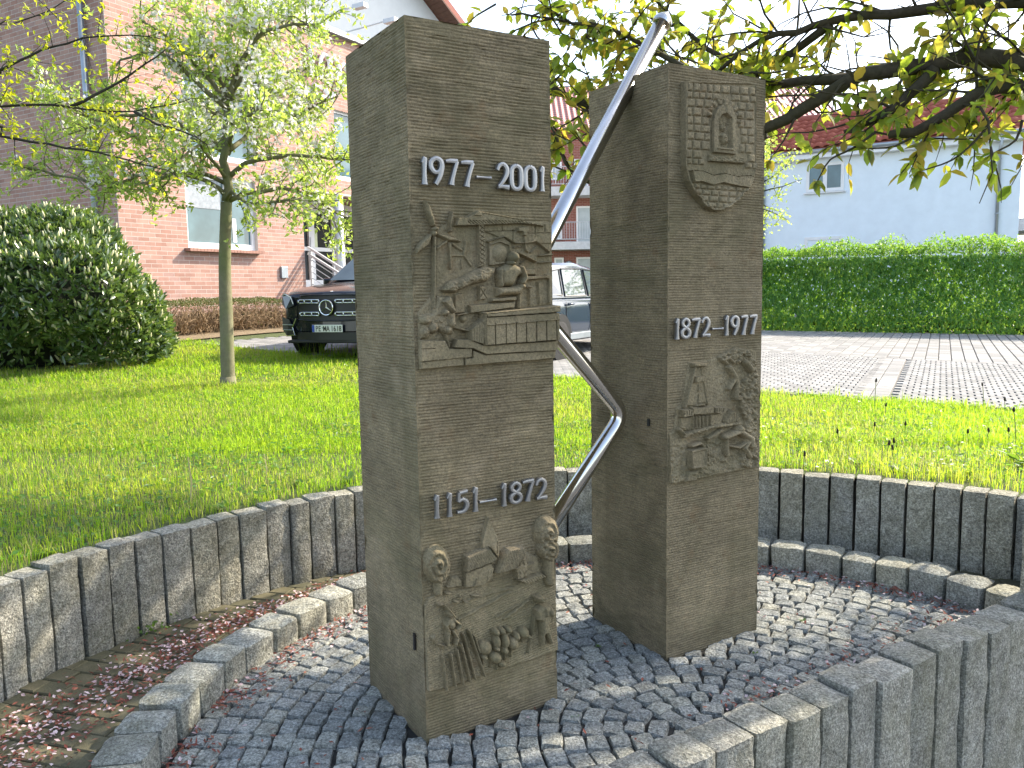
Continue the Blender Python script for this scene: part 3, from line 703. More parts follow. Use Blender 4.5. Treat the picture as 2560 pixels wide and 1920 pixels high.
# ---- relief of village life: church, shepherd, sower
def paint_low(R):
    z = lambda *p: zoomed(p, 1020, 1280, 5.53); q = lambda *p: zoomed(p, 1020, 1500, 5.53); k = 1 / 5.53
    hill = z((215, 1390), (330, 1215), (480, 1120), (800, 1100), (1100, 1030), (1260, 1090), (1560, 1040), (1950, 900), (2090, 940)) + q((2118, 715), (1800, 830), (1060, 1060), (540, 1240), (255, 1298))
    R.poly(hill, .006, 4)
    inside = R.sd(hill) > 0; yb = np.clip((R.Y - 1500) / 230, 0, 1); R.H = np.where(inside, R.H + .022 * yb * np.clip(R.sd(hill) / 2.5, 0, 1), R.H)
    R.rough(hill, .004, 14, 2); R.stripes(hill, (0, 0), (10, -4.2), 46, .0028)
    # right and left tree
    R.line(z((1965, 640), (1975, 760), (1990, 980)), 140 * k, .040); R.ell(*z((1940, 290))[0], 165 * k, 235 * k, .058); R.ell(*z((1960, 520))[0], 150 * k, 165 * k, .060)
    R.line(z((450, 960), (452, 1130)), 120 * k, .030); R.ell(*z((425, 740))[0], 185 * k, 270 * k, .050)
    for cx, cy, a, b in ((425, 740, 185, 270), (1940, 290, 165, 235), (1960, 520, 150, 165)):
        X0, Y0 = z((cx, cy))[0]; rr = np.hypot((R.X - X0) / (a * k), (R.Y - Y0) / (b * k)); an = np.arctan2(R.Y - Y0, R.X - X0)
        R.H = R.H + np.where(rr < .98, .007 * np.sin(rr * 15 + an * 1.3) * (1 - rr * .3), 0)
    R.rough(z((230, 480), (610, 480), (610, 1010), (230, 1010)), .006, 8, 3); R.rough(z((1780, 60), (2090, 60), (2090, 680), (1780, 680)), .010, 8, 5)
    # church
    R.poly(z((1130, 60), (1272, 350), (1292, 622), (1052, 642), (1040, 430)), .022, 2); R.poly(z((1160, 195), (1272, 350), (1292, 622), (1240, 642), (1205, 400)), .034, 9)
    for y in (420, 480, 540): R.line(z((1250, y), (1252, y + 40)), 12 * k, -.006, 'add', False)
    rf = z((800, 612), (1130, 482), (1252, 642), (1190, 692), (788, 852)); R.poly(rf, .044, 4); R.stripes(rf, (1100, 480), (1085, 520), 20, .004)
    R.poly(z((800, 852), (1192, 700), (1202, 932), (1060, 1040), (808, 1066)), .024, 3); R.line(z((1130, 480), (1255, 640)), 16 * k, .052)
    R.poly(z((1110, 800), (1222, 752), (1172, 930), (1080, 1020)), .028, 3); R.line(z((960, 930), (925, 1030)), 24 * k, .034)
    rb = z((1330, 562), (1382, 502), (1600, 468), (1642, 522), (1502, 782), (1210, 866), (1212, 842)); R.poly(rb, .050, 4); R.stripes(rb, (1500, 480), (1450, 700), 16, .005)
    R.poly(z((1500, 800), (1632, 560), (1682, 742), (1682, 892), (1512, 942)), .028, 3); R.line(z((1500, 790), (1750, 712)), 22 * k, .036); R.line(z((1545, 672), (1660, 655)), 14 * k, .036)
    for a, b in (((1515, 830), (1520, 930)), ((1560, 820), (1565, 920)), ((1600, 810), (1640, 900)), ((1650, 800), (1610, 900)), ((1510, 930), (1680, 880)), ((1560, 740), (1600, 690)), ((1620, 730), (1600, 670))): R.line(z(a, b), 12 * k, .034)
    lr = z((1500, 952), (1860, 842), (1952, 902), (1652, 1012)); R.poly(lr, .038, 4); R.stripes(lr, (1700, 900), (1750, 960), 12, .004); R.poly(z((1510, 870), (1700, 800), (1860, 850), (1500, 950)), .014, 3)
    R.poly(z((1640, 560), (1850, 640), (1880, 860), (1690, 900)), .006, 4)
    R.poly(z((560, 1060), (620, 922), (720, 898), (782, 960), (790, 1066)), .014, 4); R.line(z((570, 1055), (680, 1040)), 22 * k, .022)
    for cx, cy, a, b in ((575, 1140, 48, 20), (970, 1170, 72, 20), (690, 1252, 38, 20), (822, 1250, 32, 16), (745, 1190, 16, 14)): R.ell(*z((cx, cy))[0], a * k, b * k, .028, .012)
    # field edges
    for a, b, w, h in (((720, 1500), (1450, 1122), 30, .016), ((1350, 1500), (1700, 1240), 30, .014), ((1240, 1470), (1560, 1300), 20, .012), ((800, 1260), (1500, 1060), 16, .010)): R.line(z(a, b), w * k, h, 'add')
    # sower with scythe
    R.ell(*q((588, 195))[0], 42 * k, 56 * k, .052); R.ell(*q((600, 335))[0], 76 * k, 98 * k, .052); R.line(q((640, 275), (712, 330), (672, 385)), 46 * k, .056); R.line(q((560, 290), (525, 350), (560, 430)), 40 * k, .052)
    R.line(q((565, 420), (555, 520), (558, 625)), 54 * k, .046); R.line(q((625, 430), (678, 520), (655, 605)), 58 * k, .050); R.line(q((428, 68), (500, 62), (560, 132)), 24 * k, .040); R.line(q((560, 130), (625, 215)), 34 * k, .056)
    R.line(q((380, 505), (345, 530), (400, 605), (520, 640)), 28 * k, .040)
    # furrows
    for a, b, w in (((480, 790), (540, 1240), 40), ((595, 750), (656, 1190), 40), ((680, 690), (765, 1160), 36), ((735, 610), (862, 1128), 42), ((770, 480), (930, 1090), 36), ((850, 430), (1062, 1052), 40), ((915, 500), (985, 720), 40)): R.line(q(a, b), w * k, .044)
    # flock
    for cx, cy, a, b in ((1068, 660, 95, 105), (1215, 445, 48, 52), (1225, 580, 50, 108), (1300, 432, 46, 50), (1346, 565, 54, 112), (1388, 412, 46, 50), (1455, 605, 70, 92), (1500, 500, 44, 62), (1598, 455, 72, 82), (1210, 800, 84, 84), (1300, 880, 50, 52), (1050, 790, 42, 42), (1660, 500, 36, 24), (1340, 700, 42, 60), (1225, 670, 40, 36)): R.ell(*q((cx, cy))[0], a * k, b * k, .056, .02)
    for a, b in (((1040, 850), (1035, 930)), ((1235, 860), (1232, 960)), ((1150, 850), (1140, 930)), ((1430, 690), (1425, 790)), ((1345, 740), (1340, 830)), ((1580, 520), (1580, 580))): R.line(q(a, b), 24 * k, .036)
    # shepherd
    R.poly(q((1750, 132), (1850, 70), (1952, 62), (2005, 200), (1952, 332), (1985, 482), (2024, 602), (1962, 622), (1900, 482), (1892, 642), (1832, 642), (1822, 302), (1762, 282)), .052, 9, True)
    R.ell(*z((1838, 1208))[0], 54 * k, 66 * k, .058); R.line(z((1770, 1180), (1900, 1190)), 30 * k, .060); R.ell(*q((1962, 165))[0], 52 * k, 92 * k, .066); R.line(q((1880, 110), (1890, 200)), 54 * k, .064); R.line(q((1760, 232), (1668, 735)), 26 * k, .036)
relief(PA, .004, .556, .16, .80, .0019, .026, paint_low, pa, 'relief', 'carved village scene with church, shepherd, flock and sower')

# ---- mining relief and coat of arms on the far pillar
def paint_mine(R):
    z = lambda *p: zoomed(p, 1640, 750, 3.3167); k = 1 / 3.3167
    bg = z((88, 1150), (180, 1090), (200, 900), (250, 860), (300, 520), (460, 500), (540, 480), (690, 388), (868, 420), (868, 1392), (95, 1542))
    R.poly(bg, .004, 4); R.H = np.where(R.sd(bg) > 0, R.H + .020 * np.clip((R.Y - 1110) / 90, 0, 1) * np.clip(R.sd(bg) / 2, 0, 1), R.H)
    R.rough(bg, .005, 7, 1)
    cl = z((535, 480), (560, 455), (690, 388), (800, 420), (868, 560), (868, 1392), (700, 1402), (760, 1000), (705, 900), (722, 700), (800, 600), (742, 522), (640, 560), (560, 520)); R.poly(cl, .026, 8, True); R.rough(cl, .022, 7, 7, 3); R.rough(z((95, 1200), (860, 1150), (860, 1390), (95, 1540)), .012, 8, 8)
    R.poly(z((308, 524), (446, 514), (446, 550), (312, 558)), .038, 2); R.poly(z((330, 558), (402, 554), (456, 872), (250, 892)), .012, 3); R.line(z((338, 560), (255, 890)), 24 * k, .030); R.poly(z((332, 632), (412, 628), (412, 676), (330, 692)), .036, 2)
    R.line(z((395, 560), (450, 870)), 14 * k, .018); R.line(z((375, 710), (372, 760), (400, 745)), 14 * k, .022); R.poly(z((365, 770), (420, 770), (440, 860), (360, 865)), .020, 3)
    R.poly(z((204, 906), (302, 904), (310, 962), (215, 978)), .044, 2); R.poly(z((300, 892), (482, 880), (482, 942), (308, 958)), .036, 2); R.poly(z((325, 890), (390, 846), (452, 882)), .032, 3); R.poly(z((482, 886), (572, 884), (572, 936), (486, 946)), .044, 2)
    for x in (225, 245, 265, 285, 498, 515, 532, 549): R.line(z((x, 915 if x < 400 else 893), (x, 950 if x < 400 else 925)), 7 * k, -.008, 'add', False)
    R.poly(z((222, 978), (572, 942), (572, 1040), (310, 1092), (215, 1092)), .016, 2)
    for x in (318, 345, 370, 398, 430, 462): R.line(z((x, 965), (x, 1070 - (x - 318) * .12)), 15 * k, .030)
    gb = z((574, 1002), (635, 904), (706, 960), (702, 1010), (580, 1032)); R.poly(gb, .036, 3); R.stripes(gb, (0, 0), (0, 10), 9, .004)
    R.line(z((210, 1080), (250, 1130), (320, 1100), (470, 1056), (700, 1022)), 40 * k, .038); R.rough(z((200, 1060), (700, 1000), (710, 1050), (330, 1120), (240, 1150)), .012, 6, 3, 2)
    R.poly(z((310, 1180), (340, 1130), (400, 1112), (448, 1120), (446, 1160), (400, 1190)), -.012, 3, False, 'set'); R.poly(z((408, 1172), (458, 1160), (458, 1345), (408, 1352)), -.012, 3, False, 'set'); R.line(z((450, 1150), (560, 1085)), 34 * k, .030)
    R.poly(z((270, 1242), (412, 1214), (406, 1382), (274, 1402)), .056, 2); R.poly(z((286, 1258), (398, 1232), (393, 1366), (288, 1386)), -.007, 2, False, 'add'); R.poly(z((238, 1512), (268, 1420), (352, 1412), (342, 1500)), .040, 4, True); R.ell(*z((312, 1440))[0], 40 * k, 26 * k, .050)
    R.line(z((300, 1212), (370, 1190), (400, 1220)), 30 * k, .044)
    R.line(z((580, 1140), (700, 1088), (790, 1150), (800, 1210)), 54 * k, .052); R.line(z((770, 1180), (740, 1230), (780, 1300)), 42 * k, .048); R.line(z((590, 1150), (598, 1290)), 28 * k, .042); R.ell(*z((700, 1070))[0], 36 * k, 38 * k, .058); R.line(z((610, 1210), (690, 1225), (740, 1190)), 26 * k, .044)
    R.ell(*z((655, 1165))[0], 50 * k, 34 * k, -.012, 0, 'set')
    R.line(z((622, 560), (668, 640), (682, 700), (672, 810)), 44 * k, .042); R.line(z((668, 650), (620, 738)), 34 * k, .036); R.poly(z((664, 788), (712, 784), (712, 832), (654, 838)), .048, 3); R.ell(*z((694, 745))[0], 28 * k, 36 * k, .048); R.ell(*z((694, 748))[0], 16 * k, 22 * k, .03, 0, 'set'); R.line(z((560, 500), (610, 480), (650, 520)), 24 * k, .040)
    R.line(z((760, 520), (800, 580)), 50 * k, .046)
relief(PB, .008, .541, .66, 1.50, .0026, .026, paint_mine, pb, 'relief', 'carved mining scene with winding tower, mine cart and miners')

def paint_arms(R):
    z = lambda *p: zoomed(p, 1640, 150, 4.147); k = 1 / 4.147
    out = z((322, 208), (1068, 225), (1066, 1080), (1040, 1210), (985, 1330), (900, 1430), (800, 1520), (700, 1558), (620, 1560), (540, 1520), (430, 1395), (350, 1240), (318, 1090))
    R.poly(out, .036, 1.2); inn = z((340, 225), (1064, 242), (1062, 1080), (1030, 1200), (975, 1320), (890, 1415), (790, 1500), (700, 1538), (625, 1540), (552, 1500), (445, 1380), (368, 1230), (336, 1090)); R.poly(inn, -.009, 2, False, 'add')
    rg = random.Random(4)
    def stone_rows(y0, y1, hts, x0, x1, keep):
        y = y0; i = 0
        while y < y1:
            h = hts[i % len(hts)]; x = x0 - rg.random() * 40; i += 1
            while x < x1:
                w = rg.uniform(60, 105)
                q = [(x + 5, y + 5), (x + w - 5, y + 5), (x + w - 5, y + h - 5), (x + 5, y + h - 5)]; q = [(a, b + .075 * (a - 340)) for a, b in q]; cx = x + w / 2; cy = y + h / 2 + .075 * (cx - 340)
                if keep(cx, cy): R.poly(z(*q), .010, 5, True, 'add')
                x += w
            y += h
    niche = lambda x, y: (570 < x < 870 and 440 < y < 990) or ((x - 720) / 175) ** 2 + ((y - 600) / 235) ** 2 < 1 or (540 < x < 945 and 960 < y < 1085)
    inside = lambda x, y: 345 < x < 1055 and y > 225
    stone_rows(222, 1060, (92, 72, 90, 92, 88, 78, 84, 100, 92, 66), 350, 1050, lambda x, y: inside(x, y) and not niche(x, y))
    stone_rows(1270, 1530, (52, 62, 66, 60), 420, 960, lambda x, y: ((x - 690) / 330) ** 2 + ((y - 1230) / 300) ** 2 < 1 and y > 1290)
    for j in range(9):                                        # arch stones
        a = math.pi * (1.02 - j / 8 * 1.04); a2 = a - .27; c0, r0, r1 = (722, 585), 130, 190
        R.poly(z(*[(c0[0] + r * math.cos(t) * .95, c0[1] - r * math.sin(t) + .07 * r * math.cos(t)) for r, t in ((r0, a), (r1, a), (r1, a2), (r0, a2))]), .010, 4, True, 'add')
    R.poly(z((596, 962), (596, 610), (640, 490), (718, 435), (796, 472), (844, 575), (842, 985)), .045, 2)
    R.poly(z((650, 905), (650, 615), (690, 560), (745, 545), (795, 600), (802, 915)), .020, 3, False, 'set'); R.poly(z((628, 900), (812, 920), (812, 946), (628, 926)), .052, 2)
    R.ell(*z((722, 700))[0], 36 * k, 45 * k, .036); R.ell(*z((735, 810))[0], 52 * k, 80 * k, .036); R.rough(z((655, 620), (800, 620), (800, 900), (655, 900)), .010, 5, 4); R.line(z((735, 455), (735, 540)), 26 * k, .052)
    pq = z((556, 972), (932, 1012), (932, 1082), (556, 1050)); R.poly(pq, .048, 2); R.rough(pq, .009, 5, 5, 2)
    R.poly(z((372, 1140), (470, 1140), (600, 1190), (720, 1170), (850, 1202), (985, 1192), (1032, 1212), (985, 1330), (862, 1312), (700, 1276), (600, 1302), (480, 1266), (398, 1272)), .048, 2)
    R.line(z((372, 1142), (470, 1142), (600, 1192), (720, 1172), (850, 1204), (985, 1194), (1030, 1212)), 12 * k, .052)
relief(PB, .05, .545, 1.63, 2.39, .0026, .036, paint_arms, pb, 'coat_of_arms', 'raised shield carved with masonry, niche and wavy band')

# dark drain slot and weep hole
for P, par, (px, py), hgt in ((PA, pa, (1036, 1604), .06), (PB, pb, (1621, 1056), .03)):
    p = on_plane(px, py, P['b'] - P['e1'] * .004, -P['e1']); mb = MB(); mb.box(p, (.006, .012, hgt), (-P['e1'], P['e2'], (0, 0, 1))); mb.build('slot', M['black'], par)

# ------------------------------------------------------------------ bent steel rod between the pillars
def mid(u, z): return PA['b'] + PA['e2'] * .2585 + PA['e1'] * u + np.array([0, 0, z])
def bend_path(pts, r=.075, n=8):
    out = [Vector(pts[0])]
    for a, b, c in zip(pts[:-2], pts[1:-1], pts[2:]):
        a, b, c = Vector(a), Vector(b), Vector(c); d0 = (a - b).normalized(); d1 = (c - b).normalized()
        for k in range(n + 1):
            t = k / n; p0, p1 = b + d0 * r, b + d1 * r; out.append(p0 * (1 - t) ** 2 + b * 2 * t * (1 - t) + p1 * t * t)
    out.append(Vector(pts[-1])); return out
rod = empty('steel_rod', mid(1.09, 1.01), 0, 'bent stainless steel rod zigzagging between the two pillars to a pointed tip', 'rod')
path = bend_path([mid(.545, .407), mid(1.100, 1.018), mid(.5817, 1.557), mid(1.3187, 2.675)])
MB().tube(path, .0335, 28).build('tube', M['steel'], rod, True)
ax = Vector(mid(1.3187, 2.675) - mid(.5817, 1.557)).normalized()
MB().lathe(mid(1.3187, 2.675), ax, [(-.012, .034), (-.012, .040), (0, .042), (.012, .039), (.058, .002)], 28).build('pointed_cap', M['steel'], rod, False)
# ------------------------------------------------------------------ buildings
def white_mat(name, c=(.75, .75, .73)): return plain(name, c, .8, 0, .04, 3, bump=.1)
M['white_render'] = white_mat('white render'); M['white_frame'] = plain('white window frame', (.8, .8, .8), .4, 0, .03)
M['blue_render'] = white_mat('pale cool render', (.78, .86, .92)); M['zinc'] = plain('zinc sheet', (.35, .39, .42), .4, .6, .12, 5)
def glass_mat(name, c, rough=.06):
    m = NT(name); f = m.noise(1.2, 3); m.col(m.ramp(f, [(.35, tuple(x * .6 for x in c)), (.65, c)])).set(rough, 0, .5, .0); return m.m
M['glass'] = glass_mat('window glass', (.10, .16, .18)); M['glass_blue'] = glass_mat('bluish window glass', (.10, .18, .21)); M['dark_glass'] = glass_mat('dark door glass', (.05, .055, .055))
bm = NT('red facing brick'); bm.world = True; r = bm.rnd(); f = bm.noise(5, 6, .7)
c = bm.ramp(r, [(0, (.33, .18, .14)), (.35, (.38, .22, .175)), (.7, (.42, .255, .205)), (1, (.35, .22, .19))])
c = bm.mix(.6, c, bm.ramp(f, [(.3, (.75, .75, .75)), (.7, (1.2, 1.2, 1.2))]), 'MULTIPLY'); bm.col(c).set(.85, 0, .3); bm.bump(bm.noise(90, 4), .35, .003)
M['brick'] = bm.m
M['mortar'] = plain('pale mortar', (.52, .46, .41), .95, 0, .1, 20)
M['tile'] = plain('red clay roof tile', (.36, .11, .075), .7, 0, .2, 4); M['brown_wood'] = plain('brown stained wood', (.12, .055, .035), .7, 0, .2, 9)
M['rail'] = plain('light grey painted steel', (.52, .54, .56), .4, .2, .05)

BC3 = at_depth(304, 658, 15.2); BC = BC3[:2]
TF = np.array([.5, .866]); NF = np.array([.866, -.5]); TL = np.array([-.866, .5]); NL = np.array([-.5, -.866])
BZ0, BZ1 = .55, 7.8
def fs(px, py):                               # photograph -> metres along the facade, height
    p = on_plane(px, py, (*BC, 0), (*NF, 0)); return float((p[:2] - BC) @ TF), float(p[2])
def fp(s, z, off=0.): return np.array([*(BC + TF * s + NF * off), z])
def lp(s, z, off=0.): return np.array([*(BC + TL * s + NL * off), z])
bh = empty('brick_building', (*BC, 1.0), 0, 'red brick building behind blossoming tree with glazed entrance under a round column', 'building')
w1 = (*[fs(468, 560)[0], fs(642, 560)[0]], fs(550, 623)[1], fs(550, 440)[1]); w2 = (fs(462, 300)[0], fs(636, 300)[0], fs(550, 402)[1], fs(550, 192)[1])
ent0 = fs(761, 620)[0]; ent = (ent0, ent0 + 3.6, BZ0, fs(850, 488)[1])
open_f = [w1, w2, ent, (ent0 + 1.2, ent0 + 2.8, w2[2], w2[3])]
open_l = [(4.35, 5.6, 5.5, 7.1), (4.35, 5.6, 2.6, 4.3), (1.9, 1.9, 0, 0)]
BL, BH = .25, .0833
bvs = np.array([(-.12, 0, -.0365), (.12, 0, -.0365), (.12, 0, .0365), (-.12, 0, .0365), (-.12, .0022, -.0365), (.12, .0022, -.0365), (.12, .0022, .0365), (-.12, .0022, .0365)]) * [1, 1, 1]
bfs = [(4, 5, 6, 7), (0, 1, 5, 4), (1, 2, 6, 5), (2, 3, 7, 6), (3, 0, 4, 7)]
brick_me = mesh_np('brick', bvs * [1, -1, 1], [f[::-1] for f in bfs], mat=M['brick'])
def brick_wall(P, T, N, length, openings, parts, ang):
    JV, JQ, JR = [], [], []; nb = 0; cand = []
    for row in range(int((BZ1 - BZ0) / BH)):
        z = BZ0 + (row + .5) * BH; s = -.125 if row % 2 else 0.
        while s < length:
            a, b = max(0, s), min(length, s + BL)
            segs = [(a, b)]
            for o0, o1, z0, z1 in openings:
                if z0 < z < z1:
                    ns = []
                    for q0, q1 in segs:
                        if o0 > q0: ns.append((q0, min(q1, o0)))
                        if o1 < q1: ns.append((max(q0, o1), q1))
                    segs = [g for g in ns if g[1] - g[0] > .03]
            for q0, q1 in segs:
                if q1 - q0 > .04: cand.append(((q0 + q1) / 2, z, (q1 - q0 - .01) / .24))
            s += BL
    cand.sort(key=lambda c: -(c[1] < 3.7 and c[1] > 1.15) * 10 + c[0] + abs(c[1] - 2.2) * .8)
    for i, (s, z, k) in enumerate(cand):
        pr = random.uniform(0, .0006); p = np.array([*(BC + T * s + N * pr), z])
        if i < parts:
            o = obj('brick', brick_me, bh); o.location = p; o.rotation_euler = (0, 0, ang); o.scale = (k, 1, 1)
        else:
            loc = bvs * [k, 1, 1]; V = p[None] + np.outer(loc[:, 0], [*T, 0]) + np.outer(loc[:, 1], [*N, 0]) + np.outer(loc[:, 2], [0, 0, 1])
            JV.append(V); JQ.append(np.array(bfs) + nb); JR += [random.random()] * 5; nb += 8
    obj('brickwork', mesh_np('brickwork', np.vstack(JV), np.vstack(JQ), mat=M['brick'], rnd=JR), bh, 'stuff')
brick_wall(BC, TF, NF, 11., open_f, 300, math.atan2(TF[1], TF[0]))
brick_wall(BC, -TL * -1, NL, 8., open_l, 0, 0)
# mortar core with openings: strips between openings
def core(Pf, length, openings, name):
    mb = MB(); xs = sorted({0., length, *[o[0] for o in openings], *[o[1] for o in openings]}); zs = sorted({BZ0, BZ1, *[o[2] for o in openings if o[2] > 0], *[o[3] for o in openings if o[3] > 0]})
    for a, b in zip(xs[:-1], xs[1:]):
        for c, d in zip(zs[:-1], zs[1:]):
            if any(o[0] <= (a + b) / 2 <= o[1] and o[2] <= (c + d) / 2 <= o[3] for o in openings): continue
            mb.add([Pf(a, c, .001), Pf(b, c, .001), Pf(b, d, .001), Pf(a, d, .001)], [(0, 1, 2, 3)])
    for o in openings:                               # reveals
        if o[1] - o[0] < .1: continue
        a, b, c, d = o; q = -.16
        for e in ([(a, c), (a, d)], [(b, d), (b, c)], [(a, d), (b, d)], [(b, c), (a, c)]):
            mb.add([Pf(*e[0], .001), Pf(*e[1], .001), Pf(*e[1], q), Pf(*e[0], q)], [(0, 1, 2, 3)])
    mb.build(name, M['mortar'] if 'core' in name else M['brick'], bh)
core(fp, 11., [o for o in open_f], 'wall_core'); core(lp, 8., open_l[:2], 'wall_core')
mb = MB(); mb.box(fp(5.5, BZ1 + .06, -.1), (11.3, .5, .12), ((*TF, 0), (*NF, 0), (0, 0, 1))); mb.box(lp(4., BZ1 + .061, -.1), (8.2, .5, .12), ((*TL, 0), (*NL, 0), (0, 0, 1))); mb.build('parapet', M['zinc'], bh)
def window(Pf, T, N, o, par, glass, blinds=False, split=.6):
    a, b, c, d = o; w = b - a; X = ((*T, 0), (*N, 0), (0, 0, 1)); fr = MB(); t = .085
    for p, sz in (((a + t / 2, (c + d) / 2), (t, d - c)), ((b - t / 2, (c + d) / 2), (t, d - c)), ((a + w / 2, c + t * .75), (w - 2 * t, t * 1.5)), ((a + w / 2, d - t / 2), (w - 2 * t, t)), ((a + w * split, (c + d) / 2), (t * 1.1, d - c - 2.5 * t))):
        fr.box(Pf(*p, -.12), (sz[0], .06, sz[1]), X)
    f = fr.build('window', M['white_frame'], par)
    m = MB(); m.add([Pf(a, c, -.135), Pf(b, c, -.135), Pf(b, d, -.135), Pf(a, d, -.135)], [(0, 1, 2, 3)]); m.build('pane', glass, f)
    return f
f = window(fp, TF, NF, w1, bh, M['glass_blue']); wb_ = w1[0] + (w1[1] - w1[0]) * .58; MB().box(fp((w1[0] + wb_) / 2, w1[3] - .38, -.128), (wb_ - w1[0] - .2, .006, .6), ((*TF, 0), (*NF, 0), (0, 0, 1))).build('blind', plain('grey fabric blind', (.30, .33, .36), .8, 0, .25, 14), f); MB().box(fp(wb_ + .25, w1[2] + .42, -.128), (.1, .006, .5), ((*TF, 0), (*NF, 0), (0, 0, 1))).build('curtain', M['white_frame'], f); window(fp, TF, NF, w2, bh, M['glass_blue']); window(fp, TF, NF, open_f[3], bh, M['glass_blue'])
for o in open_l[:2]: window(lp, TL, NL, o, bh, M['glass_blue'], split=.5)
sl = MB(); X = ((*TF, 0), (*NF, 0), (0, 0, 1)); nb_ = int((w1[1] - w1[0] + .2) / .085)
for i in range(nb_): sl.box(fp(w1[0] - .1 + (i + .5) * .085, w1[2] - .04, .0), (.078, .34, .06), X)
sl.build('window_sill', M['brick'], bh)
dp = MB(); s2 = .55; dp.tube([lp(s2, .6, .09), lp(s2, 7.7, .09)], .055, 12)
for z in (1.6, 3.4, 5.2, 7.0): dp.lathe(lp(s2, z, .09), (0, 0, 1), [(0, .064), (.04, .064)], 12)
dp.build('downpipe', M['zinc'], bh, True)
# entrance: recessed glazed doors, landing, steps, column, handrails
e0, e1, eb, et = ent; X = ((*TF, 0), (*NF, 0), (0, 0, 1)); LZ = 1.72
m = MB(); m.box(fp((e0 + e1) / 2, LZ - .5, .2), (e1 - e0 - .01, 3.6, 1.0), X)
for k in range(5): m.box(fp(e0 + 1.4, LZ - .14 * (k + 1) - .4, 2.0 + .3 * k + .14), (2.6, .3, .8), X)
m.build('steps', plain('grey stone steps', (.35, .35, .34), .8), bh)
m = MB(); m.box(fp((e0 + e1) / 2, et + .15, -.95), (e1 - e0 + .4, 1.6, .28), X); m.box(fp(e0 - .06, (LZ + et) / 2, -.95), (.1, 1.58, et - LZ), X); m.build('porch_soffit', plain('brown porch cladding', (.22, .10, .06), .7), bh)
dr = MB(); n = 4; dw = (e1 - e0) / n
for i in range(n):
    a = e0 + i * dw
    for q, w in ((a + .05, .1), (a + dw - .05, .1)): dr.box(fp(q, (LZ + et) / 2, -1.5), (w, .08, et - LZ), X)
    for z, h in ((LZ + .12, .24), (LZ + 1.05, .1), (et - .08, .16), (LZ + 2.05, .1)): dr.box(fp(a + dw / 2, z, -1.5), (dw - .2, .075, h), X)
d = dr.build('entrance_door', M['white_frame'], bh)
m = MB(); m.add([fp(e0, LZ, -1.52), fp(e1, LZ, -1.52), fp(e1, et, -1.52), fp(e0, et, -1.52)], [(0, 1, 2, 3)]); m.build('pane', M['dark_glass'], d)
for i in range(2):
    m = MB(); m.tube([fp(e0 + dw * (i + 1) - .12, LZ + 1.0, -1.4), fp(e0 + dw * (i + 1) - .12, LZ + 1.35, -1.4)], .014, 8); m.build('door_handle', M['rail'], d)
m = MB(); m.box(fp(e0 + dw * .5, LZ + 1.35, -1.505), (.34, .012, .5), X); m.build('notice', plain('pale green notice', (.45, .62, .55), .6), d)
m = MB(); m.box(fp(e0 + dw * 2.15, LZ + 1.3, -1.505), (.22, .012, .6), X); m.build('notice', plain('yellowish poster', (.62, .66, .42), .6), d)
cs, _ = fs(843, 560); m = MB(); m.tube([fp(cs, LZ - .9, .05), fp(cs, et, .05)], .125, 24); m.build('column', M['rail'], bh, True)
def handrail(s, name='handrail'):
    m = MB(); top = LZ + .95; L = 3.0; dr_ = .52
    for k, dz, w in ((0, .02, .05), (1, -.13, .055)): m.box((Vector(fp(s, top + dz, .0)) + Vector(fp(s, top + dz - dr_ * L, L))) / 2, (w, math.hypot(L, dr_ * L), .05), ((*TF, 0), Vector((*NF, -dr_)).normalized(), Vector((*(NF * dr_), 1)).normalized()))
    for q in (.08, 1.35, L - .05): m.box(fp(s, top - dr_ * q - .48, q), (.045, .045, .92), X)
    for k in range(5): m.tube([fp(s, top - .26 - .14 * k, .05), fp(s, top - .26 - .14 * k - dr_ * L, L - .03)], .011, 6)
    return m.build(name, M['rail'], bh)
handrail(ent0 + .12); handrail(ent0 + 1.75)
bx, bz = fs(708, 681); m = MB(); m.box(fp(bx, bz, .03), (.19, .06, .26), X); m.build('meter_box', M['zinc'], bh, bevel=.006)
# white letter shapes of the sign and small brackets on the upper wall
def letter(px, py, strokes, sc):
    s, z = fs(px, py); m = MB()
    for st in strokes: m.tube([fp(s + a * sc, z + b * sc, .07) for a, b in st], .055, 6)
    m.build('sign_letter', M['white_frame'], bh)
arch = [(0, 0), (0, .6), (.12, .8), (.3, .8), (.42, .6), (.42, 0)]
letter(772, 190, [[(0, 0), (0, .9)]], .8); letter(798, 196, [arch], .7); letter(822, 206, [arch], .7)
letter(846, 216, [[(.2, 0), (0, .25), (0, .6), (.2, .8), (.4, .6), (.4, .25), (.2, 0)]], .7)
letter(778, 236, [[(0, .3), (.5, .3)], [(.1, 0), (.6, 0)]], .7); letter(800, 246, [[(0, .4), (.5, 0), (.6, .3)]], .7)
for px, py in ((603, 152), (697, 178), (726, 190)):
    s, z = fs(px, py); m = MB(); m.box(fp(s, z, .06), (.26, .12, .1), X); m.build('wall_lamp', M['white_frame'], bh)

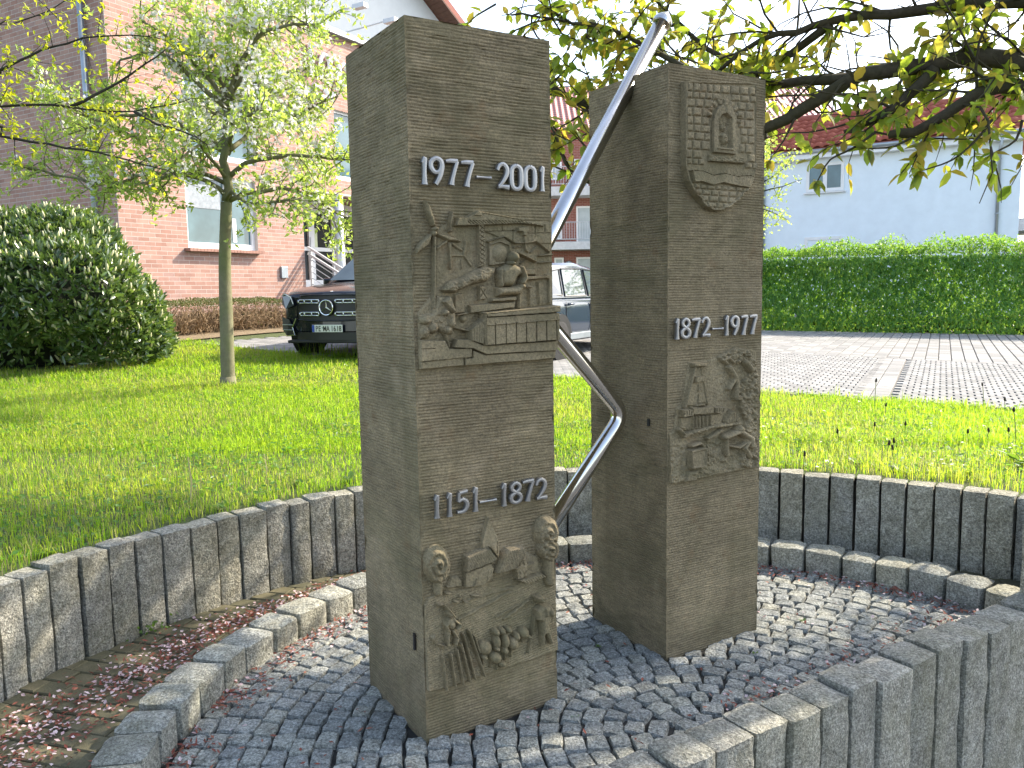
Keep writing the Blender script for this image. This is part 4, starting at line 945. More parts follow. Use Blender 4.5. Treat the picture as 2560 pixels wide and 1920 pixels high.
# --- white gabled house above and behind
GD = np.array([.707, .707]); GN = np.array([.707, -.707]); GO = at_depth(900, 60, 27.)
def gp(px, py): p = on_plane(px, py, GO, (*GN, 0)); return np.array([(p[:2] - GO[:2]) @ GD, p[2]])
gh = empty('gabled_house', (*GO[:2], 1.), 0, 'white rendered gable with brown verge boards rising behind the brick building', 'building')
ra, rb = gp(1030, 0), gp(1093, 46); slope = (rb[1] - ra[1]) / (rb[0] - ra[0]); slope = -.78
eaves = rb + np.array([2.4, 2.4 * slope]); ridge = rb + np.array([-6.2, -6.2 * slope]); far = np.array([ridge[0] - (eaves[0] - ridge[0]), eaves[1]])
poly = [(far[0], 0.), (eaves[0], 0.), tuple(eaves), tuple(ridge), tuple(far)]
MB().prism(poly, (*GO[:2], 0), (*GD, 0), (0, 0, 1), (*(-GN), 0), 9.).build('wall', M['white_render'], gh)
for nm, a, b in (('roof', ridge, eaves), ('roof', ridge, far)):
    d = Vector((b - a)); L = d.length + .7; d.normalize(); D3 = Vector((*(GD * d.x), d.y)); up = Vector((*(GD * -d.y), d.x)); up = up if up.z > 0 else -up
    c = Vector((*GO[:2], 0)) + Vector((*(GD * a[0]), a[1])) + D3 * L / 2 + up * .14 + Vector((*(-GN * 4.2), 0))
    r_ = MB().box(c, (L, 9.9, .2), (D3, (*GN, 0), up)).build(nm, M['tile'], gh)
    v = MB()
    for k in range(int(L / .18)): v.box(Vector((*GO[:2], 0)) + Vector((*(GD * a[0]), a[1])) + D3 * (k + .5) * .18 + up * .02 + Vector((*(GN * .40), 0)), (.172, .72, .05), (D3, (*GN, 0), up))
    v.build('verge_boards', M['brown_wood'], r_)
for px, py in ((833, 40), (912, 74)):
    s, z = fs(px - 35, py + 4); o = MB(); o.tube([fp(s, z, -.2), fp(s, z + .05, 1.1)], .018, 6); o.box(fp(s, z + .03, 1.25), (.16, .34, .1), X); o.build('floodlight', M['rail'], bh)

# --- red brick flats with balconies, seen between the pillars
AD = 42.; fl = empty('apartment_block', at_depth(1420, 700, AD), 0, 'distant red brick flats with grey balconies seen between the two pillars', 'building')
def ap(px, py, d=0.): return at_depth(px, py, AD + d)
abm = NT('distant red brickwork'); br = abm.node('ShaderNodeTexBrick'); mp = abm.node('ShaderNodeMapping'); mp.inputs['Rotation'].default_value = (math.pi / 2, 0, 0)
abm.l.new(abm.co.outputs['Object'], mp.inputs[0]); abm.l.new(mp.outputs[0], br.inputs[0]); br.inputs['Scale'].default_value = 1.; br.inputs['Brick Width'].default_value = .25; br.inputs['Row Height'].default_value = .083; br.inputs['Mortar Size'].default_value = .008
br.inputs['Color1'].default_value = (.30, .10, .07, 1); br.inputs['Color2'].default_value = (.24, .075, .055, 1); br.inputs['Mortar'].default_value = (.34, .26, .22, 1); abm.col(br.outputs[0]).set(.85)
x0, x1 = ap(1120, 600)[0], ap(2080, 600)[0]; ze = ap(1420, 322)[2]; zr = ap(1420, 215, 5.)[2]
MB().box(((x0 + x1) / 2, AD + 5, ze / 2), (x1 - x0, 10, ze)).build('wall', abm.m, fl)
rf = MB(); rf.add([(x0 - .4, AD - .5, ze - .1), (x1 + .4, AD - .5, ze - .1), (x1 + .4, AD + 5, zr), (x0 - .4, AD + 5, zr)], [(0, 1, 2, 3)]); rf.add([(x0 - .4, AD + 10.4, ze - .1), (x1 + .4, AD + 10.4, ze - .1), (x1 + .4, AD + 5, zr), (x0 - .4, AD + 5, zr)], [(3, 2, 1, 0)])
rm = NT('distant tiled roof'); wv = rm.node('ShaderNodeTexWave', wave_type='BANDS', bands_direction='X'); wv.inputs['Scale'].default_value = 1.05; rm.l.new(rm.co.outputs['Object'], wv.inputs[0])
wy = rm.node('ShaderNodeTexWave', wave_type='BANDS', bands_direction='Y'); wy.inputs['Scale'].default_value = 1.2; rm.l.new(rm.co.outputs['Object'], wy.inputs[0])
rm.col((.40, .14, .10)).set(.45, 0, .6); rm.bump(rm.math('ADD', wv.outputs['Fac'], rm.math('MULTIPLY', wy.outputs['Fac'], .5)), 1., .08)
rf.build('roof', rm.m, fl)
for ya, yb_, dep in ((610, 629, 1.3), (476, 498, 1.3)):
    a, b = ap(1300, ya)[2], ap(1300, yb_)[2]; xl, xr = ap(1330, 600)[0], ap(1640, 600)[0]
    bl = MB().box(((xl + xr) / 2, AD - dep / 2 - .01, (a + b) / 2), (xr - xl, dep, a - b)).build('balcony', plain('pale concrete', (.55, .57, .58), .8), fl)
    rl = MB(); zt = a + .95
    for z in (zt, a + .12): rl.tube([(xl, AD - dep, z), (xr, AD - dep, z)], .022, 6)
    for k in range(int((xr - xl) / .13)): rl.tube([(xl + k * .13, AD - dep, a + .12), (xl + k * .13, AD - dep, zt)], .010 if k % 9 else .025, 5)
    rl.build('railing', M['rail'], bl)
def apwin(px0, px1, py0, py1, nm='window'):
    p, q = ap(px0, py1), ap(px1, py0); t = .09; m = MB(); c = ((p + q) / 2)
    for cx, cz, sx, sz in ((p[0] + t / 2, c[2], t, q[2] - p[2]), (q[0] - t / 2, c[2], t, q[2] - p[2]), (c[0], p[2] + t / 2, q[0] - p[0] - 2 * t, t), (c[0], q[2] - t / 2, q[0] - p[0] - 2 * t, t)): m.box((cx, AD - .04, cz), (sx, .09, sz))
    f = m.build(nm, M['white_frame'], fl); MB().box((c[0], AD - .02, c[2]), (q[0] - p[0] - .1, .04, q[2] - p[2] - .1)).build('pane', plain('curtained pane', (.42, .48, .5), .15, 0, .2, 1.), f)
for q in ((1441, 1500, 515, 609), (1441, 1500, 642, 705), (1386, 1409, 644, 682), (1380, 1405, 560, 600), (1378, 1404, 405, 450), (1433, 1470, 398, 472), (1520, 1560, 515, 609), (1600, 1650, 520, 580), (1700, 1750, 520, 580), (1240, 1290, 520, 580), (1920, 1970, 400, 450)): apwin(*q)
m = MB(); m.lathe(ap(1422, 660, -.05), (0, -1, 0), [(0, .17), (.06, .17), (.10, .12), (.11, .02)], 16); m.build('wall_lamp', M['zinc'], fl)

# --- pale two storey house on the right
HL, HR = at_depth(1945, 391, 28.), at_depth(2512, 334, 24.6); HT = (HR - HL)[:2]; HT /= np.hypot(*HT); HN = np.array([HT[1], -HT[0]])
HN = HN if HN[1] < 0 else -HN
hz = (HL[2] + HR[2]) / 2
def hs(px, py): p = on_plane(px, py, HL, (*HN, 0)); return float((p[:2] - HL[:2]) @ HT), float(p[2])
def hp_(s, z, off=0.): return Vector((*(HL[:2] + HT * s + HN * off), z))
sa, sb = hs(1895, 500)[0], hs(2550, 500)[0]
hse = empty('pale_house', hp_((sa + sb) / 2, .5), 0, 'pale blue white house with red tiled roof behind the hedge', 'building')
HX = ((*HT, 0), (*HN, 0), (0, 0, 1))
MB().box(hp_((sa + sb) / 2, hz / 2, -2.4), (sb - sa, 4.8, hz), HX).build('wall', M['blue_render'], hse)
MB().box(hp_((sa + sb) / 2, hz - .14, .16), (sb - sa + .3, .34, .16), HX).build('eaves_board', M['white_frame'], hse)
g = MB(); n = 8
for k in range(n): pass
g.tube([hp_(sa - .15, hz + .0, .36), hp_(sb + .15, hz + .0, .36)], .075, 10); g.build('gutter', M['zinc'], hse, True)
pit = math.radians(30); rd = Vector((*(-HN * math.cos(pit)), math.sin(pit))); ru = Vector((*(HN * math.sin(pit)), math.cos(pit))); T3 = Vector((*HT, 0))
e_ = hp_(0, hz + .08, .40); RL = 2.95
roof = MB().box(hp_((sa + sb) / 2, hz + .03, .40) + rd * RL / 2, (sb - sa + .2, RL, .06), (T3, rd, ru)).build('roof', M['tile'], hse)
MB().box(hp_((sa + sb) / 2, hz + .03, -5.2) + Vector((*(HN * math.cos(pit)), math.sin(pit))) * RL / 2, (sb - sa + .2, RL, .06), (T3, Vector((*(HN * math.cos(pit)), math.sin(pit))), Vector((*(-HN * math.sin(pit)), math.cos(pit))))).build('roof', M['tile'], hse)
tw, tl = .285, .36; pr = [(0, .028), (.18, .05), (.42, .055), (.60, .03), (.75, .008), (.9, .008), (1.02, .026)]
tv = []
for v_, zz in ((0, .028), (1.12, 0)):
    tv += [((u - .5) * tw, v_ * tl, h + zz) for u, h in pr]
tv += [((u - .5) * tw, 0, h - .006) for u, h in pr]; n = len(pr)
tq = [(i, i + 1, n + i + 1, n + i) for i in range(n - 1)] + [(2 * n + i, 2 * n + i + 1, i + 1, i) for i in range(n - 1)]
tm = NT('clay pantile'); r_ = tm.rnd(); tm.col(tm.mix(.5, tm.ramp(r_, [(0, (.27, .07, .045)), (1, (.38, .12, .08))]), tm.ramp(tm.noise(12, 4), [(.3, (.7, .7, .7)), (.7, (1.25, 1.2, 1.2))]), 'MULTIPLY')).set(.8, 0, .2)
tile_me = mesh_np('roof_tile', tv, tq, mat=tm.m, smooth_shade=True)
RM = Matrix(((T3.x, rd.x, ru.x, 0), (T3.y, rd.y, ru.y, 0), (T3.z, rd.z, ru.z, 0), (0, 0, 0, 1))); k = 0
for i in range(int((sb - sa + .2) / tw)):
    for j in range(8):
        p = hp_(sa - .1 + (i + .5) * tw, hz + .08, .42) + rd * (j * tl) + ru * .012
        o = obj('roof_tile', tile_me, roof); o.matrix_basis = Matrix.Translation(p) @ RM; k += 1
rg_ = MB(); top = hp_(sa - .1, hz + .10, .42) + rd * (8 * tl); rg_.tube([top, top + T3 * (sb - sa + .2)], .09, 10); rg_.build('ridge_tiles', M['tile'], hse, True)
HXm = HX
def hwin(px0, px1, py0, py1, blind=False):
    a, z1 = hs(px0, py0); b, z0 = hs(px1, py1); w = b - a; t = .10; m = MB()
    for s, z, sx, sz in ((a + t / 2, (z0 + z1) / 2, t, z1 - z0), (b - t / 2, (z0 + z1) / 2, t, z1 - z0), (a + w / 2, z0 + t / 2, w - 2 * t, t), (a + w / 2, z1 - t / 2, w - 2 * t, t)): m.box(hp_(s, z, .012), (sx, .07, sz), HX)
    if not blind: m.box(hp_(a + w / 2, (z0 + z1) / 2, .012), (t * 1.3, .065, z1 - z0 - 2 * t), HX)
    f = m.build('window', M['white_frame'], hse)
    MB().box(hp_(a + w / 2, (z0 + z1) / 2, .005), (w - .02, .02, z1 - z0 - .02), HX).build('roller_blind' if blind else 'pane', M['blue_render'] if blind else M['glass_blue'], f)
    MB().box(hp_(a + w / 2, z0 - .04, .05), (w + .12, .16, .04), HX).build('sill', M['white_frame'], f)
hwin(2017, 2110, 411, 475); hwin(2012, 2104, 594, 668, True)
for px in (2493, 1911):
    s, _ = hs(px, 520); d = MB(); d.tube([hp_(s, .3, .09), hp_(s, hz - .5, .09), hp_(s + .06, hz - .12, .34)], .05, 12)
    for z in (1.6, 3.6, 5.2): d.lathe(hp_(s, z, .09), (0, 0, 1), [(0, .06), (.04, .06)], 12)
    d.build('downpipe', M['zinc'], hse, True)
# grey outbuilding and balcony edge at the far right
ob = empty('grey_outbuilding', at_depth(2590, 650, 33.), 0, 'grey flat roofed building glimpsed at the right edge beyond the house', 'building')
p = at_depth(2600, 640, 33.); MB().box((p[0] + 1.4, 34.5, 1.6), (4., 3., 3.2)).build('wall', plain('grey wall', (.42, .40, .38), .8), ob); MB().box((p[0] + 1.4, 34.2, at_depth(2600, 560, 33.)[2]), (4.4, 4., .5)).build('roof_edge', plain('grey fascia', (.42, .47, .52), .6), ob)
# ------------------------------------------------------------------ parking pavement
EA = np.array([math.cos(math.radians(62)), math.sin(math.radians(62))]); EB = np.array([math.cos(math.radians(-30)), math.sin(math.radians(-30))])
edge_px = [(3700, 1135), (2900, 1064), (2560, 1030), (2200, 1003), (1903, 984), (1475, 950), (1385, 946), (900, 893), (730, 885), (640, 878), (530, 862)]
EDGE = np.array([on_ground(*q)[:2] for q in edge_px])
rows = np.linspace(0, 1, 46) ** 1.3 * 30; pts = []
EP = [];  [EP.extend([a + (b - a) * k / 6 for k in range(6)]) for a, b in zip(EDGE[:-1], EDGE[1:])]; EP.append(EDGE[-1]); EP = np.array(EP)
G = EP[None] + rows[:, None, None] * EA[None, None]; V = np.concatenate([G, gz(G[..., 0], G[..., 1])[..., None] + .012], -1).reshape(-1, 3); n = len(EP)
Q = [(i * n + k, i * n + k + 1, (i + 1) * n + k + 1, (i + 1) * n + k) for i in range(len(rows) - 1) for k in range(n - 1)]
pk = tag(obj('parking_pavement', mesh_np('parking_pavement', V, np.array(Q)[:, ::-1], mat=plain('pavement joint grit', (.17, .16, .145), .95, 0, .3, 30), smooth_shade=True)), kind='structure')
cm = NT('pale concrete block'); cm.world = True; r = cm.rnd(); c = cm.ramp(r, [(0, (.22, .218, .21)), (.5, (.27, .265, .255)), (1, (.33, .325, .31))]); c = cm.mix(.5, c, cm.ramp(cm.noise(1.5, 6, .7), [(.3, (.75, .75, .75)), (.7, (1.15, 1.15, 1.15))]), 'MULTIPLY'); cm.col(c).set(.9, 0, .2); M['block'] = cm.m
def side(P):                                  # > 0 beyond the lawn's edge
    P = np.asarray(P); best = np.full(len(P), -9.); dist = np.full(len(P), 1e9)
    for a, b in zip(EDGE[:-1], EDGE[1:]):
        d = b - a; t = np.clip(((P - a) @ d) / (d @ d), 0, 1); q = P - a - t[:, None] * d; l = np.hypot(q[:, 0], q[:, 1])
        s = np.sign(d[0] * (P[:, 1] - a[1]) - d[1] * (P[:, 0] - a[0])); m = l < dist; dist = np.where(m, l, dist); best = np.where(m, -s * l, best)
    return best
PO = on_ground(2265, 903)[:2]
B = []                                        # centre, size along EA, size along EB
def lay(a0, a1, da, b0, b1, db, ga, gb, stag, size_b=None):
    for i, a in enumerate(np.arange(a0, a1, da)):
        for b in np.arange(b0 + (stag * db if i % 2 else 0), b1, db): B.append((*(PO + EA * (a + da / 2) + EB * (b + db / 2)), da - ga, (size_b or db) - gb))
lay(-5.6, 0, .118, -9, -.36, .125, .006, .017, .5); lay(-5.6, 0, .118, .008, 7.5, .125, .006, .017, .5)
lay(-5.6, 0, .22, -.34, 0, .17, .004, .008, 0); lay(.02, 9, .20, -12, 10, .17, .003, .014, 0)
B = np.array(B); sd = side(B[:, :2]); zb = gz(B[:, 0], B[:, 1]) + .030; u, v = project(np.column_stack([B[:, :2], zb]))
kp = (sd > -.05) & (u > -50) & (u < 3500) & (B[:, 1] > 3)
kp &= (u > 1250); B, zb = B[kp], zb[kp]
c4 = np.array([(-.5, -.5), (.5, -.5), (.5, .5), (-.5, .5)]); V = []
for k, dz in ((1., -.03), (1., -.004), (.94, 0.)):
    for ca, cb in c4:
        xy = B[:, :2] + EA[None] * (ca * B[:, 2] * k)[:, None] + EB[None] * (cb * B[:, 3] * k)[:, None]; V.append(np.column_stack([xy, gz(xy[:, 0], xy[:, 1]) + .030 + dz]))
V = np.stack(V, 1).reshape(-1, 3); base = (np.arange(len(B)) * 12)[:, None]
fq = np.array([(11, 10, 9, 8)] + [(a * 4 + 4 + i, a * 4 + 4 + (i + 1) % 4, a * 4 + (i + 1) % 4, a * 4 + i) for a in (0, 1) for i in range(4)])
Q = (base[:, None, :] + fq[None]).reshape(-1, 4)
obj('paving_blocks', mesh_np('paving_blocks', V, Q, mat=M['block'], rnd=np.repeat(RNG.random(len(B)), 9)), pk, 'stuff')
# left driveway strip of longer slabs beside the car
D0 = on_ground(560, 866)[:2]; drv = []
for i in range(26):
    for j in range(-1, 11):
        drv.append((*(D0 + EA * (.18 * i) + EB * (.24 * j + (.12 if i % 2 else 0) - .1)), .172, .232))
D = np.array(drv); V = []
for k, dz in ((1., -.03), (1., -.004), (.96, 0.)):
    for ca, cb in c4:
        xy = D[:, :2] + EA[None] * (ca * D[:, 2] * k)[:, None] + EB[None] * (cb * D[:, 3] * k)[:, None]; V.append(np.column_stack([xy, gz(xy[:, 0], xy[:, 1]) + .030 + dz]))
V = np.stack(V, 1).reshape(-1, 3); Q = ((np.arange(len(D)) * 12)[:, None, None] + fq[None]).reshape(-1, 4)
obj('driveway_blocks', mesh_np('driveway_blocks', V, Q, mat=M['block'], rnd=np.repeat(RNG.random(len(D)), 9)), pk, 'stuff')

# ------------------------------------------------------------------ cars (own frame: nose at y=0 pointing to -y, ground z=0)
M['tyre'] = plain('tyre rubber', (.018, .018, .019), .85); M['rim'] = plain('alloy rim', (.45, .46, .47), .3, .9); M['chrome'] = plain('chrome', (.75, .76, .78), .12, 1., .03)
M['car_glass'] = glass_mat('tinted car glass', (.10, .13, .14), .03); M['lamp'] = plain('smoked lamp', (.035, .04, .05), .1, .0); M['plate'] = plain('plate white', (.72, .73, .68), .5, 0, .04); M['eu_blue'] = plain('plate blue', (.02, .06, .35), .5)
def paint(name, c):
    m = NT(name); m.col(m.mix(.3, c, m.ramp(m.noise(2, 3), [(.3, tuple(x * .7 for x in c)), (.7, c)]))).set(.16, .0, .4, .25); return m.m
def car(name, label, paintm, L, W, H, nose, belt, wheel_r, axles, stations, glass_st, loc, rz, sc, group=None, extra=None):
    global LOCAL
    root = empty(name, loc, rz, label, 'car', group); root.scale = (sc,) * 3; LOCAL = True
    def sect(w, b, s, t): return [(w * .80, b), (w * .96, b + .07), (w, b + .28), (w * .995, s - .2), (w * .97, s - .02), (w * .88, s + (t - s) * .55), (w * .5, t - .012), (0, t)]
    V = []; n = 15
    for y, w, b, s, t in stations:
        h = sect(w, b, s, t); V += [(x, y, z) for x, z in h] + [(-x, y, z) for x, z in h[-2::-1]]
    F = [(i * n + k, i * n + k + 1, (i + 1) * n + k + 1, (i + 1) * n + k) for i in range(len(stations) - 1) for k in range(n - 1)]
    F += [tuple(range(n))[::-1], tuple((len(stations) - 1) * n + k for k in range(n))] + [(i * n + n - 1, i * n, (i + 1) * n, (i + 1) * n + n - 1) for i in range(len(stations) - 1)]
    me = bpy.data.meshes.new('body'); me.from_pydata(V, [], F); me.update(); me.materials.append(paintm); me.polygons.foreach_set('use_smooth', np.ones(len(F), bool))
    body = obj('body', me, root); m = body.modifiers.new('sub', 'SUBSURF'); m.levels = 2; m.render_levels = 2
    # cabin
    V = []; ng = 7
    for y, wb, wr, z0, z1 in glass_st:
        h = [(wb, z0), (wb * .985 + wr * .015, z0 + .02), (wr * 1.0, z1 - .06), (wr * .9, z1 - .012), (0, z1)]; V += [(x, y, z) for x, z in h] + [(-x, y, z) for x, z in h[-2::-1]]
    ng = 9; F = [(i * ng + k, i * ng + k + 1, (i + 1) * ng + k + 1, (i + 1) * ng + k) for i in range(len(glass_st) - 1) for k in range(ng - 1)] + [tuple(range(ng))[::-1], tuple((len(glass_st) - 1) * ng + k for k in range(ng))]
    me = bpy.data.meshes.new('cabin'); me.from_pydata(V, [], F); me.update(); me.materials.append(paintm); me.polygons.foreach_set('use_smooth', np.ones(len(F), bool)); cab = obj('cabin', me, root)
    mm = cab.modifiers.new('b', 'BEVEL'); mm.width = .03; mm.segments = 2; mm.limit_method = 'ANGLE'
    def cab_x(y, z):
        for a, b in zip(glass_st[:-1], glass_st[1:]):
            if a[0] <= y <= b[0]:
                t = (y - a[0]) / (b[0] - a[0]); q = [a[k] + (b[k] - a[k]) * t for k in range(5)]; f = np.clip((z - q[3]) / max(.05, q[4] - .06 - q[3]), 0, 1); return q[1] + (q[2] - q[1]) * f
        return W / 2
    for sgn in (-1, 1):
        for poly in extra['windows']:
            m = MB(); m.add([(sgn * (cab_x(y, z) + .008), y, z) for y, z in poly], [tuple(range(len(poly)))]); m.build('side_window', M['car_glass'], root)
            m = MB(); m.tube([(sgn * (cab_x(y, z) + .012), y, z) for y, z in poly + poly[:1]], .010, 5); m.build('window_trim', M['black'], root)
        for y, z in extra['handles']:
            m = MB(); m.tube(tube_points([(sgn * (W / 2 - .012), y - .09, z), (sgn * (W / 2 + .028), y - .05, z), (sgn * (W / 2 + .028), y + .05, z), (sgn * (W / 2 - .012), y + .09, z)], .02), .015, 8); m.build('door_handle', paintm, root, True)
        for y in extra['seams']:
            m = MB(); m.tube([(sgn * (W / 2 - .002), y, .36), (sgn * (W / 2 + .0005), y, .55), (sgn * (W / 2 - .012), y, belt - .06)], .005, 5); m.build('door_seam', M['black'], root)
        m = MB(); m.box((sgn * (W / 2 - .005), L * .5, .32), (.03, axles[1] - axles[0] - 2.3 * wheel_r, .10)); m.build('sill_trim', extra.get('sill', M['black']), root, bevel=.01)
        m = MB(); y0 = glass_st[0][0]; m.box((sgn * (W / 2 + .06), y0 + .45, belt + .08), (.20, .12, .14)); m.build('mirror', paintm, root, bevel=.04)
        for ay in axles:
            arch = MB().lathe((sgn * (W / 2 - .10), ay, wheel_r), (sgn, 0, 0), [(0, wheel_r * 1.16), (.107, wheel_r * 1.16)], 28).build('wheel_arch', M['black'], root)
            tv = MB().lathe((sgn * (W / 2 - .24), ay, wheel_r), (sgn, 0, 0), [(0, wheel_r * .8), (.02, wheel_r * .97), (.06, wheel_r), (.20, wheel_r), (.24, wheel_r * .96), (.25, wheel_r * .72)], 32).build('wheel', M['tyre'], root, True)
            rm = MB().lathe((sgn * (W / 2 - .02), ay, wheel_r), (sgn, 0, 0), [(0, wheel_r * .70), (.025, wheel_r * .69), (.02, wheel_r * .62), (-.03, wheel_r * .58), (-.04, wheel_r * .05)], 28)
            for k in range(5):
                a = 2 * math.pi * k / 5; rm.box((sgn * (W / 2 - .015), ay + math.cos(a) * wheel_r * .33, wheel_r + math.sin(a) * wheel_r * .33), (.03, wheel_r * .64, .06), ((1, 0, 0), (0, math.cos(a), math.sin(a)), (0, -math.sin(a), math.cos(a))))
            rm.build('rim', M['rim'], tv)
    # windscreen and rear window
    for i, nm in ((0, 'windscreen'), (len(glass_st) - 2, 'rear_window')):
        a, b = glass_st[i], glass_st[i + 1]; lo, hi = (a, b) if i == 0 else (b, a); o = -.012 if i == 0 else .012
        m = MB(); m.add([(-lo[1] * .9, lo[0] + o, lo[4] + .03), (lo[1] * .9, lo[0] + o, lo[4] + .03), (hi[2] * .88, hi[0] + o, hi[4] - .03), (-hi[2] * .88, hi[0] + o, hi[4] - .03)], [(0, 1, 2, 3) if i == 0 else (3, 2, 1, 0)]); m.build(nm, M['car_glass'], root)
    if extra.get('front'): extra['front'](root)
    LOCAL = False
    return root

def suv_front(root):
    fy = lambda x, z: -.030 + .11 * (abs(x) / .62) ** 2.4 + max(0, z - .75) * .12      # curved nose
    def curved(name, pts, mat, off, par=root, sub=8):
        """closed outline (x,z) as a thin curved panel"""
        m = MB(); n = len(pts); m.add([(x, fy(x, z) - off, z) for x, z in pts] + [(x, fy(x, z) - off + .03, z) for x, z in pts], [tuple(range(n))[::-1]] + [(i, (i + 1) % n, n + (i + 1) % n, n + i) for i in range(n)]); return m.build(name, mat, par)
    def strip_panel(name, x0, x1, zlo, zhi, mat, off, par=root, n=14):
        m = MB()
        for i in range(n):
            a, b = x0 + (x1 - x0) * i / n, x0 + (x1 - x0) * (i + 1) / n
            m.add([(a, fy(a, zlo(a)) - off, zlo(a)), (b, fy(b, zlo(b)) - off, zlo(b)), (b, fy(b, zhi(b)) - off, zhi(b)), (a, fy(a, zhi(a)) - off, zhi(a))], [(0, 1, 2, 3)])
        return m.build(name, mat, par, True)
    cst = lambda v: (lambda x: v)
    rim_lo = lambda x: .56 + .10 * max(0, abs(x) - .30) ** 1.2; rim_hi = lambda x: .95 - .25 * max(0, abs(x) - .38) ** 1.4
    strip_panel('bumper_skin', -.72, .72, cst(.40), cst(.97), root['pm'] if False else PBLACK, .002)
    g = strip_panel('grille', -.58, .58, rim_lo, rim_hi, M['black'], .012)
    m = MB(); q = [(x, rim_lo(x)) for x in np.linspace(-.58, .58, 15)] + [(x, rim_hi(x)) for x in np.linspace(.58, -.58, 15)]; m.tube([(x, fy(x, z) - .02, z) for x, z in q + q[:1]], .012, 6); m.build('grille_surround', PBLACK, g, True)
    for sg in (-1, 1):
        for zc in (.855, .665):
            xs = np.linspace(.14, .54 if zc > .7 else .50, 9); m = MB()
            for dz in (-.024, .024): m.tube([(sg * x, fy(x, zc) - .035, zc + dz) for x in xs], .011, 6)
            for x in (xs[0], .27, .41, xs[-1]): m.tube([(sg * x, fy(x, zc) - .035, zc - .024), (sg * x, fy(x, zc) - .035, zc + .024)], .012, 6)
            m.build('grille_slat', M['chrome'], g, True)
    st = MB(); R = .112; zc = .76; y0 = fy(0, zc) - .055
    st.tube([(R * math.cos(a), y0, zc + R * math.sin(a)) for a in np.linspace(0, 2 * math.pi, 41)], .0105, 8, False)
    for k in range(3):
        a = math.pi / 2 + k * 2 * math.pi / 3; u = np.array([math.cos(a), math.sin(a)]); w = np.array([-u[1], u[0]])
        tip = u * R; s1 = w * .018; s2 = -w * .018
        st.add([(tip[0], y0, zc + tip[1]), (s1[0], y0, zc + s1[1]), (s2[0], y0, zc + s2[1]), (0, y0 - .016, zc)], [(0, 1, 3), (0, 3, 2), (1, 2, 3)])
    st.build('star_emblem', M['chrome'], g, False)
    MB().lathe((0, y0 + .02, zc), (0, -1, 0), [(0, .105), (.012, .105)], 28).build('emblem_disc', M['black'], g)
    MB().lathe((0, .10, 1.005), (0, -.3, 1), [(0, .022), (.006, .02)], 14).build('bonnet_badge', M['chrome'], root)
    # number plate with its characters
    py = fy(0, .44) - .045; p = MB().box((0, py, .445), (.52, .012, .112)).build('number_plate', M['plate'], root, bevel=.004)
    MB().box((-.235, py - .007, .445), (.042, .004, .106)).build('country_band', M['eu_blue'], p)
    MB().box((0, py + .012, .40), (.30, .02, .03)).build('plate_holder', M['black'], p)
    x = -.195
    for ch in 'PE MA 1618':
        if ch == ' ': x += .028; continue
        cu = bpy.data.curves.new('plate_character', 'FONT'); cu.body = ch; cu.size = .118; cu.extrude = .0015; cu.offset = .0012; cu.materials.append(M['black'])
        t_ = bpy.data.objects.new('plate_character', cu); COL.objects.link(t_); bpy.context.view_layer.update(); me_ = bpy.data.meshes.new_from_object(t_); bpy.data.objects.remove(t_); o = obj('plate_character', me_, p); o.location = (x, py - .009, .404); o.rotation_euler = (math.pi / 2, 0, 0); o.scale = (.68, 1, 1); x += .060 if ch == 'M' else .049 if ch != '1' else .044
    MB().lathe((-.072, py - .007, .455), (0, -1, 0), [(0, .016), (.002, .016)], 14).build('plate_seal', M['zinc'], p)
    # lower bumper, intakes, lamps
    strip_panel('lower_grille', -.62, .62, cst(.26), lambda x: .385, M['black'], .0)
    m = MB(); m.box((0, .10, .24), (1.5, .2, .05)); m.build('skid_plate', M['black'], root, bevel=.015)
    for sg in (-1, 1):
        q = [(.62, .36), (.80, .33), (.90, .42), (.90, .62), (.72, .58)]; fy2 = lambda x: .02 + .9 * max(0, x - .55) ** 2
        m = MB(); m.add([(sg * x, fy2(x) - .012, z) for x, z in q], [tuple(range(5)) if sg < 0 else tuple(range(5))[::-1]]); a = m.build('air_intake', M['black'], root)
        m = MB()
        for z in (.42, .50): m.tube([(sg * x, fy2(x) - .02, z) for x in (.66, .74, .82, .89)], .009, 5)
        m.build('intake_bar', M['zinc'], a)
        m = MB(); m.tube([(sg * x, fy2(x) - .016, z) for x, z in ((.58, .60), (.66, .46), (.62, .345), (.80, .325))], .010, 6); m.build('intake_trim', M['chrome'], a)
        q = [(.60, .80), (.66, .94), (.84, .99), (.945, .96), (.93, .82), (.80, .74)]; fy3 = lambda x, z: .015 + 1.15 * max(0, x - .55) ** 1.9 + (z - .8) * .15
        m = MB(); m.add([(sg * x, fy3(x, z) - .02, z) for x, z in q], [tuple(range(6)) if sg < 0 else tuple(range(6))[::-1]]); h = m.build('headlight', M['lamp'], root)
        m = MB(); m.tube([(sg * x, fy3(x, z) - .026, z) for x, z in ((.62, .82), (.68, .93), (.84, .975), (.93, .95))], .007, 5); m.build('light_strip', M['white_frame'], h)
PBLACK = paint('black car paint', (.008, .010, .018)); PBLUE = paint('dark blue grey car paint', (.03, .045, .07)); PB2 = paint('bright blue car paint', (.03, .10, .28))
SUV = [(.03, .70, .38, .90, .97), (.10, .84, .30, .95, 1.01), (.28, .95, .27, 1.0, 1.06), (.7, .985, .27, 1.06, 1.13), (1.35, .99, .27, 1.08, 1.19), (1.7, .99, .27, 1.09, 1.19), (3.0, .995, .27, 1.10, 1.14), (4.5, .99, .28, 1.10, 1.14), (5.02, .95, .33, 1.08, 1.12), (5.18, .84, .45, 1.0, 1.06)]
